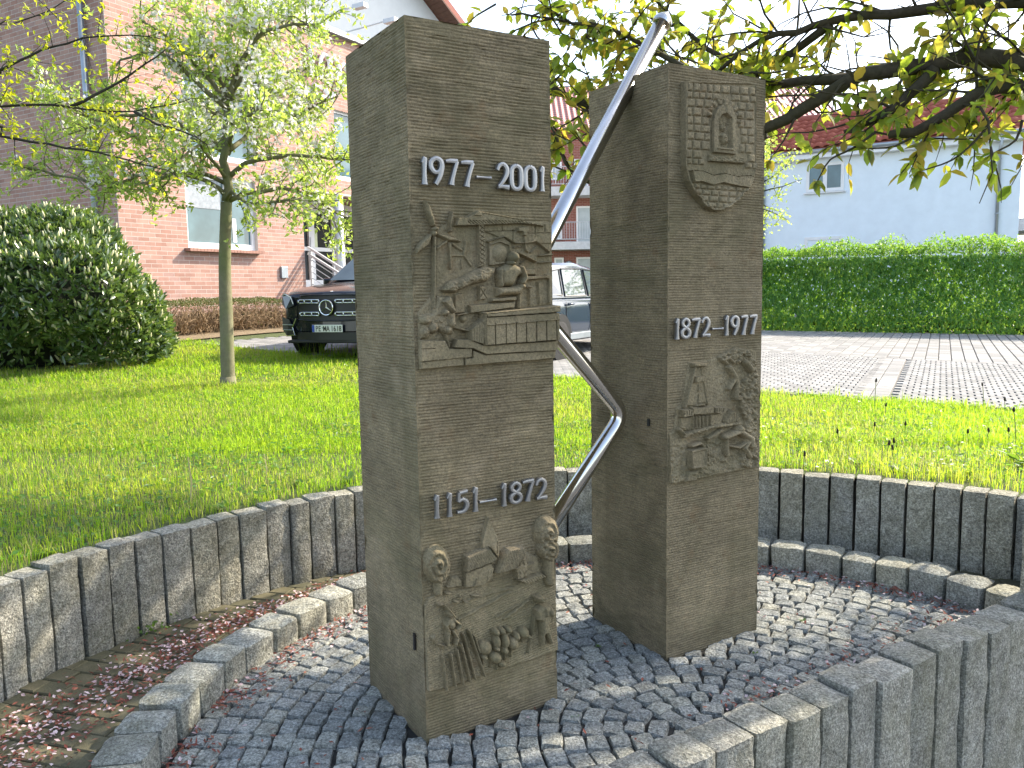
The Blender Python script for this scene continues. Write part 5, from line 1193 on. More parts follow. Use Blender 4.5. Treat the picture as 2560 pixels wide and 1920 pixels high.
SUVG = [(1.42, .86, .84, 1.10, 1.17), (2.30, .92, .70, 1.10, 1.76), (3.0, .93, .70, 1.10, 1.82), (4.3, .92, .69, 1.10, 1.80), (5.05, .86, .72, 1.10, 1.24)]
sw = dict(windows=[[(1.95, 1.14), (3.05, 1.14), (3.05, 1.66), (2.42, 1.64)], [(3.13, 1.14), (4.05, 1.14), (4.05, 1.65), (3.13, 1.66)], [(4.13, 1.15), (4.72, 1.18), (4.45, 1.60), (4.13, 1.64)]], handles=[(2.95, .98), (3.95, .99)], seams=[1.9, 3.09, 4.1], front=suv_front)
wp = on_ground(787, 886); hd = math.radians(-107.5)
# nose towards (cos hd, sin hd): local -y -> that direction
rz = hd + math.pi / 2
fwd = np.array([math.cos(hd), math.sin(hd)]); rgt = np.array([-fwd[1], fwd[0]])       # rgt: local +x side
cpos = wp[:2] + fwd * .86 + np.array([math.cos(rz), math.sin(rz)]) * .78
car('suv_car', 'black off-road car parked nose first beside the low hedge', PBLACK, 5.2, 1.99, 1.82, 0, 1.1, .40, (.95, 4.05), SUV, SUVG, (cpos[0], cpos[1], float(gz(*wp[:2])) + .03), rz, .93, 'parked cars', sw)
WG = [(.0, .58, .34, .58, .66), (.10, .74, .24, .62, .72), (.35, .85, .21, .72, .80), (.9, .885, .20, .82, .90), (1.35, .89, .20, .86, .96), (2.3, .89, .20, .90, .95), (3.6, .89, .20, .90, .95), (4.2, .87, .24, .88, .94), (4.5, .74, .36, .80, .88)]
WGG = [(1.15, .80, .78, .88, .94), (1.95, .84, .70, .89, 1.40), (2.6, .84, .71, .90, 1.46), (3.7, .83, .70, .90, 1.43), (4.38, .76, .70, .88, 1.0)]
ww = dict(windows=[[(1.62, .94), (2.44, .93), (2.40, 1.34), (2.02, 1.33)], [(2.52, .93), (3.30, .93), (3.22, 1.34), (2.48, 1.35)], [(3.38, .94), (4.0, .98), (3.75, 1.28), (3.30, 1.33)]], handles=[(2.36, .80), (3.22, .81)], seams=[1.55, 2.47, 3.36], sill=M['zinc'])
rw = on_ground(1391, 903); hd = math.radians(61); rz = hd + math.pi / 2; fw = np.array([math.cos(hd), math.sin(hd)]); sx = np.array([math.cos(rz), math.sin(rz)])
def wagon(name, label, pm, rear_wheel, side_sign):
    c = rear_wheel + fw * 3.55 * .95 - sx * side_sign * .80 * .95
    return car(name, label, pm, 4.5, 1.78, 1.46, 0, .9, .31, (.85, 3.55), WG, WGG, (c[0], c[1], float(gz(*rear_wheel)) + .03), rz, .95, 'parked cars', ww)
wagon('estate_car', 'dark blue grey estate car seen side-on between the pillars', PBLUE, rw[:2], -1)
wagon('estate_car', 'bright blue car just showing behind the grey estate car', PB2, rw[:2] + np.array([2.6, 6.2]), -1)
# ------------------------------------------------------------------ foliage helpers
def unit(v): return v / np.maximum(1e-9, np.linalg.norm(v, axis=-1, keepdims=True))
def leaf_arrays(pos, axis, nrm, length, width, fold=.25, droop=.15, simple=False):
    pos, axis = np.asarray(pos, float), unit(np.asarray(axis, float)); N = len(pos)
    nrm = np.asarray(nrm, float); nrm = unit(nrm - axis * (nrm * axis).sum(1, keepdims=True)); sd = np.cross(axis, nrm)
    L = np.broadcast_to(length, N)[:, None]; W = np.broadcast_to(width, N)[:, None]
    def P(t, s, k=1.): return pos + axis * L * t + sd * W * s * .5 + nrm * (np.abs(s) * W * .5 * fold - L * droop * t * t)
    if simple:
        V = np.stack([P(0, 0), P(.45, 1), P(1, 0), P(.45, -1)], 1); T = np.array([(0, 2, 1), (0, 3, 2)]); m = 4
    else:
        V = np.stack([P(0, 0), P(.28, .85), P(.30, 0), P(.28, -.85), P(.66, .78), P(.68, 0), P(.66, -.78), P(1, 0)], 1); m = 8
        T = np.array([(0, 2, 1), (0, 3, 2), (1, 2, 5), (1, 5, 4), (2, 3, 6), (2, 6, 5), (4, 5, 7), (5, 6, 7)])
    F = (np.arange(N)[:, None, None] * m + T[None]).reshape(-1, 3)
    return V.reshape(-1, 3), F, len(T)
def leaf_part(name, mat, parent, pos, axis, nrm, length, width, fold=.25, droop=.15, simple=False, kind='stuff', tone=None):
    V, F, k = leaf_arrays(pos, axis, nrm, length, width, fold, droop, simple)
    return obj(name, mesh_np(name, V, tris=F, mat=mat, rnd=np.repeat(RNG.random(len(pos)) if tone is None else tone, k), smooth_shade=not simple), parent, kind)
def rdir(n, z=0.): v = RNG.normal(size=(n, 3)); v[:, 2] += z; return unit(v)

def limb(mb, pts, r0, r1, n=8, step=.12, wob=.0):
    P = tube_points(pts, step); m = len(P)
    if wob: P = [p + Vector(RNG.normal(0, wob, 3)) * (0 < i < m - 1) for i, p in enumerate(P)]
    mb.tube(P, [r0 + (r1 - r0) * (i / (m - 1)) ** .9 for i in range(m)], n); return P
def twig(mb, p, d, L, r, bend=.35, grav=0., n=5, seg=4):
    """a bending twig; returns its points"""
    p = np.array(p, float); d = unit(np.array(d, float)); out = [p.copy()]
    for i in range(seg):
        d = unit(d + RNG.normal(0, bend / 2, 3) + np.array([0, 0, grav])); p = p + d * L / seg; out.append(p.copy())
    mb.tube([Vector(q) for q in out], [r * (1 - .75 * i / seg) for i in range(seg + 1)], n, False); return out, d

def bark(name, c, var=.3, sc=18): 
    m = NT(name); f = m.noise(sc, 6, .7); g = m.noise(3, 4)
    m.col(m.mix(m.ramp(g, [(.4, (0, 0, 0)), (.7, (.6, .6, .6))]), m.ramp(f, [(.3, tuple(x * (1 - var) for x in c)), (.7, tuple(x * (1 + var) for x in c))]), (c[0] * .8, c[1] * 1.05, c[2] * .6))).set(.9, 0, .2); m.bump(f, .7, .01); return m.m
M['bark_apple'] = bark('smooth olive grey bark', (.17, .155, .10), .25, 10); M['bark_cherry'] = bark('dark cherry bark', (.055, .045, .03), .4, 25); M['bark_dark'] = bark('dark twig bark', (.04, .035, .028))
M['leaf_apple'] = leaf_mat('apple leaf', [(.17, .26, .05), (.23, .33, .08), (.30, .39, .13), (.20, .27, .08)], .5, .4, [(.46, .62, .07), (.58, .74, .10), (.66, .78, .16), (.52, .66, .10)])
M['leaf_cherry'] = leaf_mat('cherry leaf', [(.08, .14, .025), (.11, .16, .03), (.16, .14, .035), (.09, .15, .028)], .55, .35, [(.38, .54, .04), (.50, .60, .05), (.62, .46, .06), (.43, .56, .05)])
M['leaf_yellow'] = leaf_mat('young yellow green leaf', [(.20, .24, .015), (.27, .29, .02), (.16, .22, .02)], .5, .45, [(.60, .66, .02), (.72, .72, .03), (.48, .60, .03)])
M['petal'] = leaf_mat('white blossom petal', [(.80, .78, .76), (.86, .84, .83), (.82, .74, .74)], .35, .6)
M['leaf_laurel'] = leaf_mat('glossy laurel leaf', [(.045, .085, .025), (.07, .12, .035), (.11, .16, .06)], .25, .2, [(.18, .32, .04), (.26, .40, .06), (.34, .46, .09)], .8)
M['laurel_flower'] = plain('cream laurel blossom', (.62, .60, .36), .7); M['leaf_hedge'] = leaf_mat('hornbeam leaf', [(.035, .105, .022), (.07, .18, .034), (.14, .27, .06)], .42, .45, [(.26, .54, .05), (.36, .62, .06), (.48, .68, .08)])
M['leaf_olive'] = leaf_mat('small olive leaf', [(.10, .12, .03), (.15, .16, .04), (.09, .13, .03)], .3, .5); M['twig_tan'] = plain('dry tan twigs', (.26, .18, .10), .9, 0, .35, 12)

# ------------------------------------------------------------------ apple tree in blossom
B0 = on_ground(571, 968); Y0 = B0[1]; apple = empty('apple_tree', B0, 0, 'slender apple tree in white blossom standing on the left lawn', 'tree')
wood = MB(); fork = at_depth(566, 505, Y0)
limb(wood, [B0 - [0, 0, .1], B0 + [0, 0, .05], at_depth(566, 800, Y0), at_depth(562, 660, Y0 + .02), fork], .080, .058, 12, .15)
wood.tube([B0 - [0, 0, .05], B0 + [.0, 0, .12]], [.105, .08], 12)
nodes = []
lead = at_depth(590, -60, Y0 + .2)
targets = [((870, 545), .3, .032), ((858, 400), -.6, .03), ((775, 160), .5, .036), ((690, -10), -.2, .04), ((590, -60), .2, .048), ((470, 30), .6, .036), ((300, 150), -.4, .034), ((190, 330), .4, .032), ((260, 480), -.6, .028), ((640, 280), -1.3, .03), ((500, 250), 1.3, .03), ((760, 330), 1.2, .03), ((120, 250), .2, .028), ((720, 500), -.9, .024), ((430, 420), -1.0, .024), ((845, 240), .4, .028), ((350, 50), -.3, .03), ((70, 420), -.2, .024), ((800, 60), -.8, .028)]
for (px, py), dy, r in targets:
    T = at_depth(px, py, Y0 + dy); mid_ = fork * .45 + T * .55 + np.array([0, 0, .28 if py > 200 else -.05])
    st_ = fork + (lead - fork) * float(np.clip((505 - py) / 560, 0, 1) * RNG.uniform(.45, .75)) if (px, py) != (590, -60) else fork
    mid_ = st_ * .5 + T * .5 + np.array([0, 0, RNG.uniform(.02, .22)])
    P = limb(wood, [st_, st_ * .8 + T * .2 + np.array([0, 0, .10]) + RNG.normal(0, .04, 3), mid_ + RNG.normal(0, .08, 3), T], r if (px, py) != (590, -60) else .055, .010, 7, .14, .012)
    for i in range(max(3, len(P) // 4), len(P)):
        for k in range(3 if i > len(P) * .55 else 2):
            d = unit(RNG.normal(size=3) + np.array([0, 0, .25]) + .5 * np.array((P[i] - P[i - 1]).normalized()))
            q, dd = twig(wood, P[i], d, RNG.uniform(.25, .70), .008, .5, 0, 4, 4)
            nodes += q[1:]
            if RNG.random() < .75:
                q2, _ = twig(wood, q[2], unit(dd + RNG.normal(0, .8, 3)), RNG.uniform(.15, .4), .005, .5, 0, 4, 3); nodes += q2[1:]
wood.build('trunk', M['bark_apple'], apple, True)
nodes = np.array(nodes); u, v = project(nodes)
k = RNG.integers(5, 9, len(nodes)); base = np.repeat(nodes, k, 0); n = len(base); ax = rdir(n, .3)
leaf_part('crown', M['leaf_apple'], apple, base + RNG.normal(0, .03, (n, 3)), ax, rdir(n, .8), RNG.uniform(.045, .078, n), RNG.uniform(.024, .042, n), .3, .2, True)
w = np.exp(-((u - 640) / 260) ** 2 - ((v - 210) / 230) ** 2); pick = RNG.random(len(nodes)) < .60 * w + .08
fl = nodes[pick]; fl = np.repeat(fl, RNG.integers(4, 10, len(fl)), 0) + RNG.normal(0, .036, (pick.sum() * 0 + len(np.repeat(fl, 1, 0)) * 0 + 1, 3)) * 0 if False else np.repeat(fl, 9, 0)
fl = fl + RNG.normal(0, .036, fl.shape); fn = rdir(len(fl), .5); t1 = unit(np.cross(fn, rdir(len(fl)))); t2 = np.cross(fn, t1)
pp, pa_, pn = [], [], []
for j in range(5):
    a = 2 * math.pi * j / 5; dv = t1 * math.cos(a) + t2 * math.sin(a); pp.append(fl); pa_.append(dv + fn * .35); pn.append(fn)
pp, pa_, pn = np.vstack(pp), np.vstack(pa_), np.vstack(pn)
leaf_part('blossom', M['petal'], apple, pp, pa_, pn, .024, .021, .15, 0, True)

# ------------------------------------------------------------------ cherry tree, trunk just outside the picture on the right
TB = np.array([5.0, 4.9]); tb = np.array([*TB, float(gz(*TB))]); cherry = empty('cherry_tree', tb, 0, 'spreading cherry tree with dark limbs and bronze green leaves overhead on the right', 'tree')
cw = MB(); fk = np.array([4.75, 4.9, 2.05])
limb(cw, [tb - [0, 0, .1], tb + [0, 0, .5], [4.85, 4.9, 1.4], fk], .19, .15, 14)
ad = at_depth
def L_(pts): return [ad(*p) for p in pts]
limbs = [([fk, *L_([(2640, 30, 4.75), (2560, 5, 4.8), (2362, 16, 4.9), (2170, 38, 5.0), (2077, 55, 5.1), (1990, 82, 5.2), (1897, 100, 5.3), (1800, 175, 5.4)])], .085, .012),
         ([fk, *L_([(2660, 185, 4.7), (2560, 159, 4.7), (2471, 145, 4.7), (2335, 159, 4.75), (2198, 178, 4.85), (2116, 205, 4.9), (2006, 273, 5.0), (1916, 322, 5.1), (1760, 345, 5.3), (1600, 320, 5.5), (1471, 273, 5.6), (1377, 213, 5.7), (1290, 120, 5.8)])], .088, .008),
         (L_([(2140, 193, 4.9), (2006, 203, 5.05), (1916, 211, 5.15), (1760, 190, 5.3), (1569, 90, 5.5), (1476, 60, 5.6), (1330, 40, 5.6)]), .034, .006),
         ([fk, *L_([(2640, 240, 4.5), (2560, 216, 4.45), (2444, 232, 4.45), (2362, 290, 4.45), (2280, 328, 4.5), (2220, 338, 4.55)])], .066, .022),
         (L_([(2335, 175, 4.72), (2280, 235, 4.7), (2225, 273, 4.72), (2176, 304, 4.75), (2110, 330, 4.8)]), .04, .012),
         (L_([(1916, 335, 5.1), (1700, 420, 5.4), (1520, 460, 5.6), (1440, 440, 5.6), (1400, 370, 5.7), (1375, 310, 5.75)]), .03, .008),
         (L_([(2077, 60, 5.1), (1900, 180, 5.5), (1830, 165, 5.7), (1700, 60, 5.9), (1600, -40, 6.0)]), .03, .01),
         ([fk, [4.0, 5.0, 3.6], [3.2, 5.0, 4.8], [2.4, 5.0, 5.4]], .07, .012), ([fk, [3.6, 4.4, 3.4], [2.2, 3.9, 4.1], [1.0, 3.7, 4.4]], .07, .012),
         ([fk, [3.4, 5.4, 3.9], [2.0, 5.9, 4.5], [.7, 6.1, 4.6]], .06, .012), ([fk, [4.9, 5.6, 3.4], [4.6, 6.4, 4.6]], .06, .012), ([fk, [4.2, 5.8, 3.8], [3.2, 7.0, 4.9], [2.3, 7.3, 5.2]], .05, .012), ([[3.2, 7.0, 4.9], [1.8, 6.8, 4.9], [.6, 6.9, 4.9]], .03, .01), ([[3.2, 7.0, 4.9], [2.6, 7.8, 5.3], [1.6, 8.2, 5.6]], .03, .01), ([fk, [5.4, 4.7, 3.4], [5.9, 4.5, 4.6]], .06, .012), ([fk, [4.4, 4.0, 3.3], [3.6, 3.0, 4.2], [2.6, 2.7, 4.7]], .055, .012), ([[3.2, 5.0, 4.8], [2.2, 4.4, 4.9], [1.2, 4.7, 4.7]], .03, .01), ([[4.0, 5.0, 3.6], [3.0, 4.3, 3.9], [2.2, 4.6, 3.9]], .03, .01), ([[2.0, 5.9, 4.5], [1.2, 5.3, 4.3], [.3, 5.0, 4.2]], .025, .008)]
LN, LD = [], []                                 # leaf nodes and twig directions
for i, (pts, r0, r1) in enumerate(limbs):
    P = limb(cw, pts, r0, r1, 9 if r0 > .05 else 6, .12, .006)
    for j in range(3, len(P)):
        u, v = project(P[j]); inframe = -60 < u < 2650 and -80 < v < 520
        for k in range(RNG.integers(2, 4) if inframe else RNG.integers(2, 4)):
            if inframe and v > 300 and RNG.random() < .6: continue
            t = np.array((P[j] - P[j - 1]).normalized()); d = unit(RNG.normal(size=3) * [1, 1, .7] + t * .7 + np.array([0, 0, .12]))
            Lt = RNG.uniform(.3, .85); tu, tv_ = project(np.array(P[j]) + d * Lt)
            if inframe and tv_ > 370: continue
            q, dd = twig(cw, P[j], d, Lt, .009, .45, -.05, 4, 5)
            for a, b in zip(q[:-1], q[1:]): LN += [b, (a + b) / 2]; LD += [b - a, b - a]
            if RNG.random() < .7:
                q2, _ = twig(cw, q[3], unit(dd + RNG.normal(0, .7, 3)), RNG.uniform(.2, .5), .006, .4, -.06, 4, 4)
                for a, b in zip(q2[:-1], q2[1:]): LN.append(b); LD.append(b - a)
for pts in ([(2190, 330, 4.6), (2130, 372, 4.55), (2075, 400, 4.5), (2044, 452, 4.45)], [(2480, 300, 4.4), (2440, 350, 4.35), (2380, 400, 4.3), (2300, 428, 4.3)], [(2556, 300, 4.3), (2540, 350, 4.3), (2480, 385, 4.25)], [(1990, 290, 5.0), (1960, 350, 5.0), (1925, 400, 5.0)], [(2300, 330, 4.5), (2240, 365, 4.5), (2170, 372, 4.5)], [(1240, 10, 5.8), (1190, 40, 5.8), (1170, 60, 5.8)]):
    P = tube_points(L_(pts), .05); cw.tube(P, [.008 - .005 * k / len(P) for k in range(len(P))], 5)
    for a, b in zip(P[:-1], P[1:]):
        if RNG.random() < .35: LN.append(np.array(b)); LD.append(np.array(b - a))
    for _ in range(4): LN.append(np.array(P[-1])); LD.append(np.array(P[-1] - P[-2]))
cw.build('trunk', M['bark_cherry'], cherry, True)
LN, LD = np.array(LN), unit(np.array(LD)); u, v = project(LN)
# keep the upper left sky open, and nothing left of the near pillar
off_ = (v < -60) | (u < -60) | (u > 2640)
keep = ~(off_ & (fbm(LN, 1.15, 21, 2) < .0)) & ~((u < 1160) & (v > -200)) & ~((v > 470) & (u > 0) & (u < 2600)) & ~((u < 1330) & (v > 90)) & (RNG.random(len(LN)) < np.where((u < 1360) & (v > -60), .5, 1.))
LN, LD = LN[keep], LD[keep]
fr_ = (u[keep] > -50) & (u[keep] < 2620) & (v[keep] > -40); k = np.where(fr_, RNG.integers(1, 4, len(LN)), RNG.integers(0, 3, len(LN)))
pos = np.repeat(LN, k, 0); dr = np.repeat(LD, k, 0); n = len(pos)
ax = unit(dr * .5 + RNG.normal(0, .65, (n, 3)) + np.array([0, 0, -.3])); nm = unit(RNG.normal(0, .55, (n, 3)) + np.array([0, 0, 1.]))
ln = RNG.uniform(.05, .115, n); wd = ln * RNG.uniform(.48, .62, n)
# gaps in the crown through which the sun reaches the stones
SD = np.array(SUN_DIR); lit = np.ones(n, bool)
for px_, py_, z_, r_ in ((455, 1723, ZR, .13), (470, 1675, ZR, .12), (520, 1705, ZR, .11), (600, 1590, ZR, .12), (690, 1510, ZR, .12), (330, 1800, ZR, .14), (47, 1541, .2, .16), (103, 1690, .12, .14), (497, 1378, .25, .15), (587, 1324, .3, .12), (640, 1400, .2, .10), (330, 1650, 0, .10), (1620, 1863, ZR, .16), (1730, 1820, ZR, .16), (1850, 1765, ZR, .16), (1990, 1705, ZR, .15), (1490, 1750, 0, .12), (1600, 1740, 0, .12), (1740, 1727, 0, .12), (700, 1690, 0, .12), (1440, 1490, 0, .13), (1440, 1320, ZR, .13), (1960, 1385, ZR, .12), (2080, 1410, ZR, .12), (1150, 1230, .9, .14), (1250, 300, 2.0, .16), (1340, 250, 2.1, .15), (1800, 800, 1.4, .14), (850, 1350, .2, .14)):
    o_ = at_height(px_, py_, z_) if z_ < .5 else on_plane(px_, py_, PA['b'] if px_ < 1450 else PB['b'], PA['n']); q_ = pos - o_; t_ = q_ @ SD
    lit &= ~((t_ > .5) & (np.linalg.norm(q_ - t_[:, None] * SD, axis=1) < r_))
pos, ax, nm, ln, wd = pos[lit], ax[lit], nm[lit], ln[lit], wd[lit]; n = len(pos)
u, v = project(pos); dep = pos[:, 1]
dA = pos - PA['b']; hid = ((u > 860) & (u < 1375) & (v > 60)) | ((u > 1470) & (u < 1920) & (v > 200))
score = np.where((u > 20) & (u < 2540) & (v > 15) & (v < 470) & ~hid, ln / dep, 0) + np.where(v > 330, .004, 0) * (u > 0) * (u < 2540) * ~hid
order = np.argsort(-score); big = order[:300]; rest = order[300:]
def one_leaf(seed, fold, droop):
    V, F, _ = leaf_arrays(np.zeros((1, 3)), [[0, 1, 0]], [[0, 0, 1]], [1.], [.52], fold, droop); return mesh_np('leaf', V, tris=F, mat=M['leaf_cherry'], smooth_shade=True)
LM = [one_leaf(s, f, d) for s, (f, d) in enumerate(((.25, .12), (.4, .2), (.15, .3), (.5, .05)))]
for i in big:
    a, nn = Vector(ax[i]), Vector(nm[i]); nn = (nn - a * nn.dot(a)).normalized(); s = a.cross(nn)
    o = obj('leaf', LM[i % 4], cherry); o.matrix_basis = Matrix(((s.x, a.x, nn.x, pos[i][0]), (s.y, a.y, nn.y, pos[i][1]), (s.z, a.z, nn.z, pos[i][2]), (0, 0, 0, 1))) @ Matrix.Scale(float(ln[i]), 4)
leaf_part('crown', M['leaf_cherry'], cherry, pos[rest], ax[rest], nm[rest], ln[rest], wd[rest], .3, .15)

# ------------------------------------------------------------------ young yellow green tree reaching in from the left
YT = np.array([-5.7, 6.3]); yb = np.array([*YT, float(gz(*YT))]); yt = empty('maple_tree', yb, 0, 'tree with young yellow green leaves reaching in from the left edge', 'tree')
yw = MB(); yf = np.array([-5.6, 6.3, 2.4]); limb(yw, [yb - [0, 0, .1], [-5.72, 6.3, 1.3], yf], .12, .09, 12)
z1 = lambda pts, d0, d1: [ad(*p, d0 + (d1 - d0) * i / (len(pts) - 1)) for i, p in enumerate(zoomed(pts, 0, 0, 2.44))]
yl = [[yf, *z1([(-120, 620), (0, 650), (200, 640), (430, 650), (620, 680), (820, 680), (1100, 625)], 6.4, 6.6)], [yf, *z1([(-150, 560), (0, 430), (110, 380), (250, 310), (500, 235), (800, 215), (1000, 240)], 6.5, 6.8)], [yf, *z1([(-100, 780), (0, 830), (300, 880), (600, 930), (850, 1000), (1030, 1040)], 6.3, 6.3)],
      z1([(430, 650), (650, 545), (950, 350), (1040, 280)], 6.5, 6.8), z1([(820, 680), (960, 760), (1120, 800), (1260, 880)], 6.5, 6.4), [yf, *z1([(-100, 200), (60, 150), (300, 60), (480, -40)], 6.6, 7.0)], [yf, [-5.5, 6.0, 3.6], [-5.2, 5.8, 4.6]], [yf, [-6.0, 6.8, 3.6], [-6.2, 7.0, 4.6]]]
YN, YD = [], []
for i, pts in enumerate(yl):
    P = limb(yw, pts, .024 if i < 3 else .014, .004, 6, .1, .004)
    for j in range(2, len(P)):
        for k in range(2):
            if RNG.random() < .25: continue
            d = unit(RNG.normal(size=3) * [1, 1, .8] + np.array((P[j] - P[j - 1]).normalized()) * .6); q, _ = twig(yw, P[j], d, RNG.uniform(.1, .4), .004, .4, 0, 4, 3)
            for a, b in zip(q[:-1], q[1:]): YN.append(b); YD.append(b - a)
yw.build('trunk', M['bark_dark'], yt, True); YN, YD = np.array(YN), unit(np.array(YD)); u, v = project(YN)
kp = RNG.random(len(YN)) < np.where(u < 320, .95, np.where(u < 450, .45, .16)); YN, YD = YN[kp], YD[kp]
k = 4; pos = np.repeat(YN, k, 0); n = len(pos)
leaf_part('crown', M['leaf_yellow'], yt, pos + RNG.normal(0, .02, (n, 3)), unit(np.repeat(YD, k, 0) * .5 + RNG.normal(0, .7, (n, 3)) - [0, 0, .2]), unit(RNG.normal(0, .6, (n, 3)) + [0, 0, 1.]), RNG.uniform(.035, .062, n), RNG.uniform(.02, .036, n), .2, .2, True)

# ------------------------------------------------------------------ bushes and hedges
def shell_points(n, c, rad, inner=.78, low=-.95):
    d = rdir(n * 2); d = d[d[:, 2] > low][:n]; lump = 1 + .16 * fbm(d * 2.2, 1., 3, 2) + .13 * fbm(d * 6, 1., 5, 2); r = (inner + (1 - inner) * RNG.random(len(d)) ** .6) * lump
    return np.asarray(c) + d * r[:, None] * np.asarray(rad), d
def core_blob(name, c, rad, mat, parent, k=.8):
    th = np.linspace(0, math.pi, 14); ph = np.linspace(0, 2 * math.pi, 25)[:-1]; D = np.array([[math.sin(t) * math.cos(p), math.sin(t) * math.sin(p), math.cos(t)] for t in th for p in ph])
    V = np.asarray(c) + D * np.asarray(rad) * k * (1 + .12 * fbm(D * 2.2, 1., 3, 2))[:, None]; n = 24; Q = [(i * n + j, (i + 1) * n + j, (i + 1) * n + (j + 1) % n, i * n + (j + 1) % n) for i in range(13) for j in range(n)]
    return obj(name, mesh_np(name, V, Q, mat=mat, smooth_shade=True), parent)
M['inner'] = plain('bush shade near black', (.012, .018, .007), .95, 0, .4, 10)  # near-black colour that paints the shade inside the bush
lc = ad(60, 720, 11.); lg = float(gz(lc[0], lc[1])); rad = np.array([2.05, 1.3, 1.25]); lc = np.array([at_depth(330, 700, 10.6)[0] - 1.98, 11., lg + .75])
laurel = empty('laurel_bush', (lc[0], lc[1], lg), 0, 'big glossy laurel bush with cream flower spikes at the left edge', 'bush')
blobs = [(lc, rad)] + [(lc + rad * np.array(o) , rad * np.array(k)) for o, k in (((.55, -.45, .15), (.5, .6, .55)), ((.75, -.1, -.25), (.35, .55, .6)), ((.1, -.7, .1), (.5, .45, .6)), ((-.3, -.3, .5), (.6, .6, .62)), ((.35, .1, .55), (.42, .6, .5)), ((-.6, -.6, -.1), (.5, .45, .7)))]
core_blob('shade_core', lc, rad, M['inner'], laurel, .74)  # solid dark core standing in for the shade behind the leaves
LP, LDr = [], []
for ci, (c_, r_) in enumerate(blobs):
    p, d = shell_points(3600 if ci else 6500, c_, r_, .82, -.9); ins = np.zeros(len(p), bool)
    for cj, (c2, r2) in enumerate(blobs):
        if cj != ci: ins |= (((p - c2) / (r2 * .86)) ** 2).sum(1) < 1
    LP.append(p[~ins]); LDr.append(d[~ins])
p, d = np.vstack(LP), np.vstack(LDr); kz = p[:, 2] > lg + .03; p, d = p[kz], d[kz]
# sprigs: leaves gather round shoot tips
tipd = unit(d + [0, 0, .9] + RNG.normal(0, .25, d.shape)); n = len(p); L4 = 2; p4 = np.repeat(p, L4, 0); t4 = np.repeat(tipd, L4, 0); n = len(p4)
leaf_part('foliage', M['leaf_laurel'], laurel, p4 + RNG.normal(0, .015, (n, 3)), unit(t4 + RNG.normal(0, .55, (n, 3))), unit(np.repeat(d, L4, 0) + RNG.normal(0, .5, (n, 3)) + [0, 0, .5]), RNG.uniform(.09, .15, n), RNG.uniform(.030, .048, n), .25, .1)
fm = MB(); sel = RNG.choice(len(p), 1300, replace=False)
for a, b in zip(p[sel], d[sel]):
    ax_ = Vector(unit(b * .4 + RNG.normal(0, .2, 3) + [0, 0, 1.])); L = RNG.uniform(.06, .11); a = a + np.array(ax_) * .03 + b * .01; fm.lathe(a, ax_, [(0, .007), (L * .25, .015), (L * .6, .014), (L, .005)], 5)
fm.build('flower_spikes', M['laurel_flower'], laurel, True, 'stuff')

# low clipped hedge in front of the brick wall
A = on_ground(372, 852)[:2]; Bp = on_ground(735, 822)[:2]
lh0 = A; dirh = Bp - A; Lh = np.hypot(*dirh); dirh = dirh / Lh; Lh = min(Lh, 6.5); nh = np.array([-dirh[1], dirh[0]])
lowh = empty('low_hedge', (*(A + dirh * Lh / 2), float(gz(*(A + dirh * Lh / 2)))), 0, 'low clipped hedge with bare tan twigs under the brick wall', 'hedge')
def hz_(s, w): q = A + dirh * s + nh * w; return np.array([q[0], q[1], float(gz(*q))])
hh = .62
n = 7000; s_, w_, t_ = RNG.random(n) * Lh, RNG.random(n) * .7, RNG.random(n); z_ = np.where(RNG.random(n) < .72, 1 - .18 * t_ ** 2, t_); xy = A + dirh * s_[:, None] + nh * w_[:, None]
pos = np.column_stack([xy, gz(xy[:, 0], xy[:, 1]) + hh * z_ * (1 + .06 * fbm(np.column_stack([xy * 3, np.zeros(n)]), 1., 2, 2))]); keep = (z_ > .72) | (RNG.random(n) < .15 + .5 * (s_ > Lh * .62)); pos = pos[keep]; n = len(pos)
leaf_part('foliage', M['leaf_olive'], lowh, pos, rdir(n, .4), rdir(n, .8), RNG.uniform(.025, .05, n), RNG.uniform(.014, .024, n), .2, .1, True)
tw = MB(); n = 2600
for i in range(n):
    s0, w0 = RNG.random() * Lh, RNG.random() * .6 * .8; a = hz_(s0, w0) + [0, 0, RNG.random() * .35]; d = unit(RNG.normal(0, .7, 3) + [0, 0, .7]); L = RNG.uniform(.15, .34); b = a + d * L; g = float(gz(b[0], b[1])); b[2] = min(b[2], g + hh * 1.0)
    m_ = (a + b) / 2 + RNG.normal(0, .02, 3); tw.tube([Vector(a), Vector(m_), Vector(b)], [.006, .005, .003], 3, False)
tw.build('twigs', M['twig_tan'], lowh, False, 'stuff')
inner = MB(); c = hz_(Lh / 2, .38); inner.box((c[0], c[1], c[2] + .16), (Lh - .3, .3, .36), ((*dirh, 0), (*nh, 0), (0, 0, 1))); inner.build('shaded_core', plain('hedge shade brown', (.06, .042, .024), .95, 0, .5, 20), lowh)  # solid box inside the hedge, its dark brown painting the inner shade
# strip of dry ground under it
V = []; m_ = 20
for i in range(m_ + 1):
    for w in (-.55, .1, 1.4):
        q = A + dirh * (Lh * 1.03 * i / m_ - .2) + nh * w; V.append((q[0], q[1], float(gz(*q)) + .025))
tag(obj('bare_soil', mesh_np('bare_soil', V, [(i * 3 + k, (i + 1) * 3 + k, (i + 1) * 3 + k + 1, i * 3 + k + 1) for i in range(m_) for k in (0, 1)], mat=plain('dry litter soil', (.19, .14, .08), .95, 0, .4, 25, bump=.6))), kind='structure')

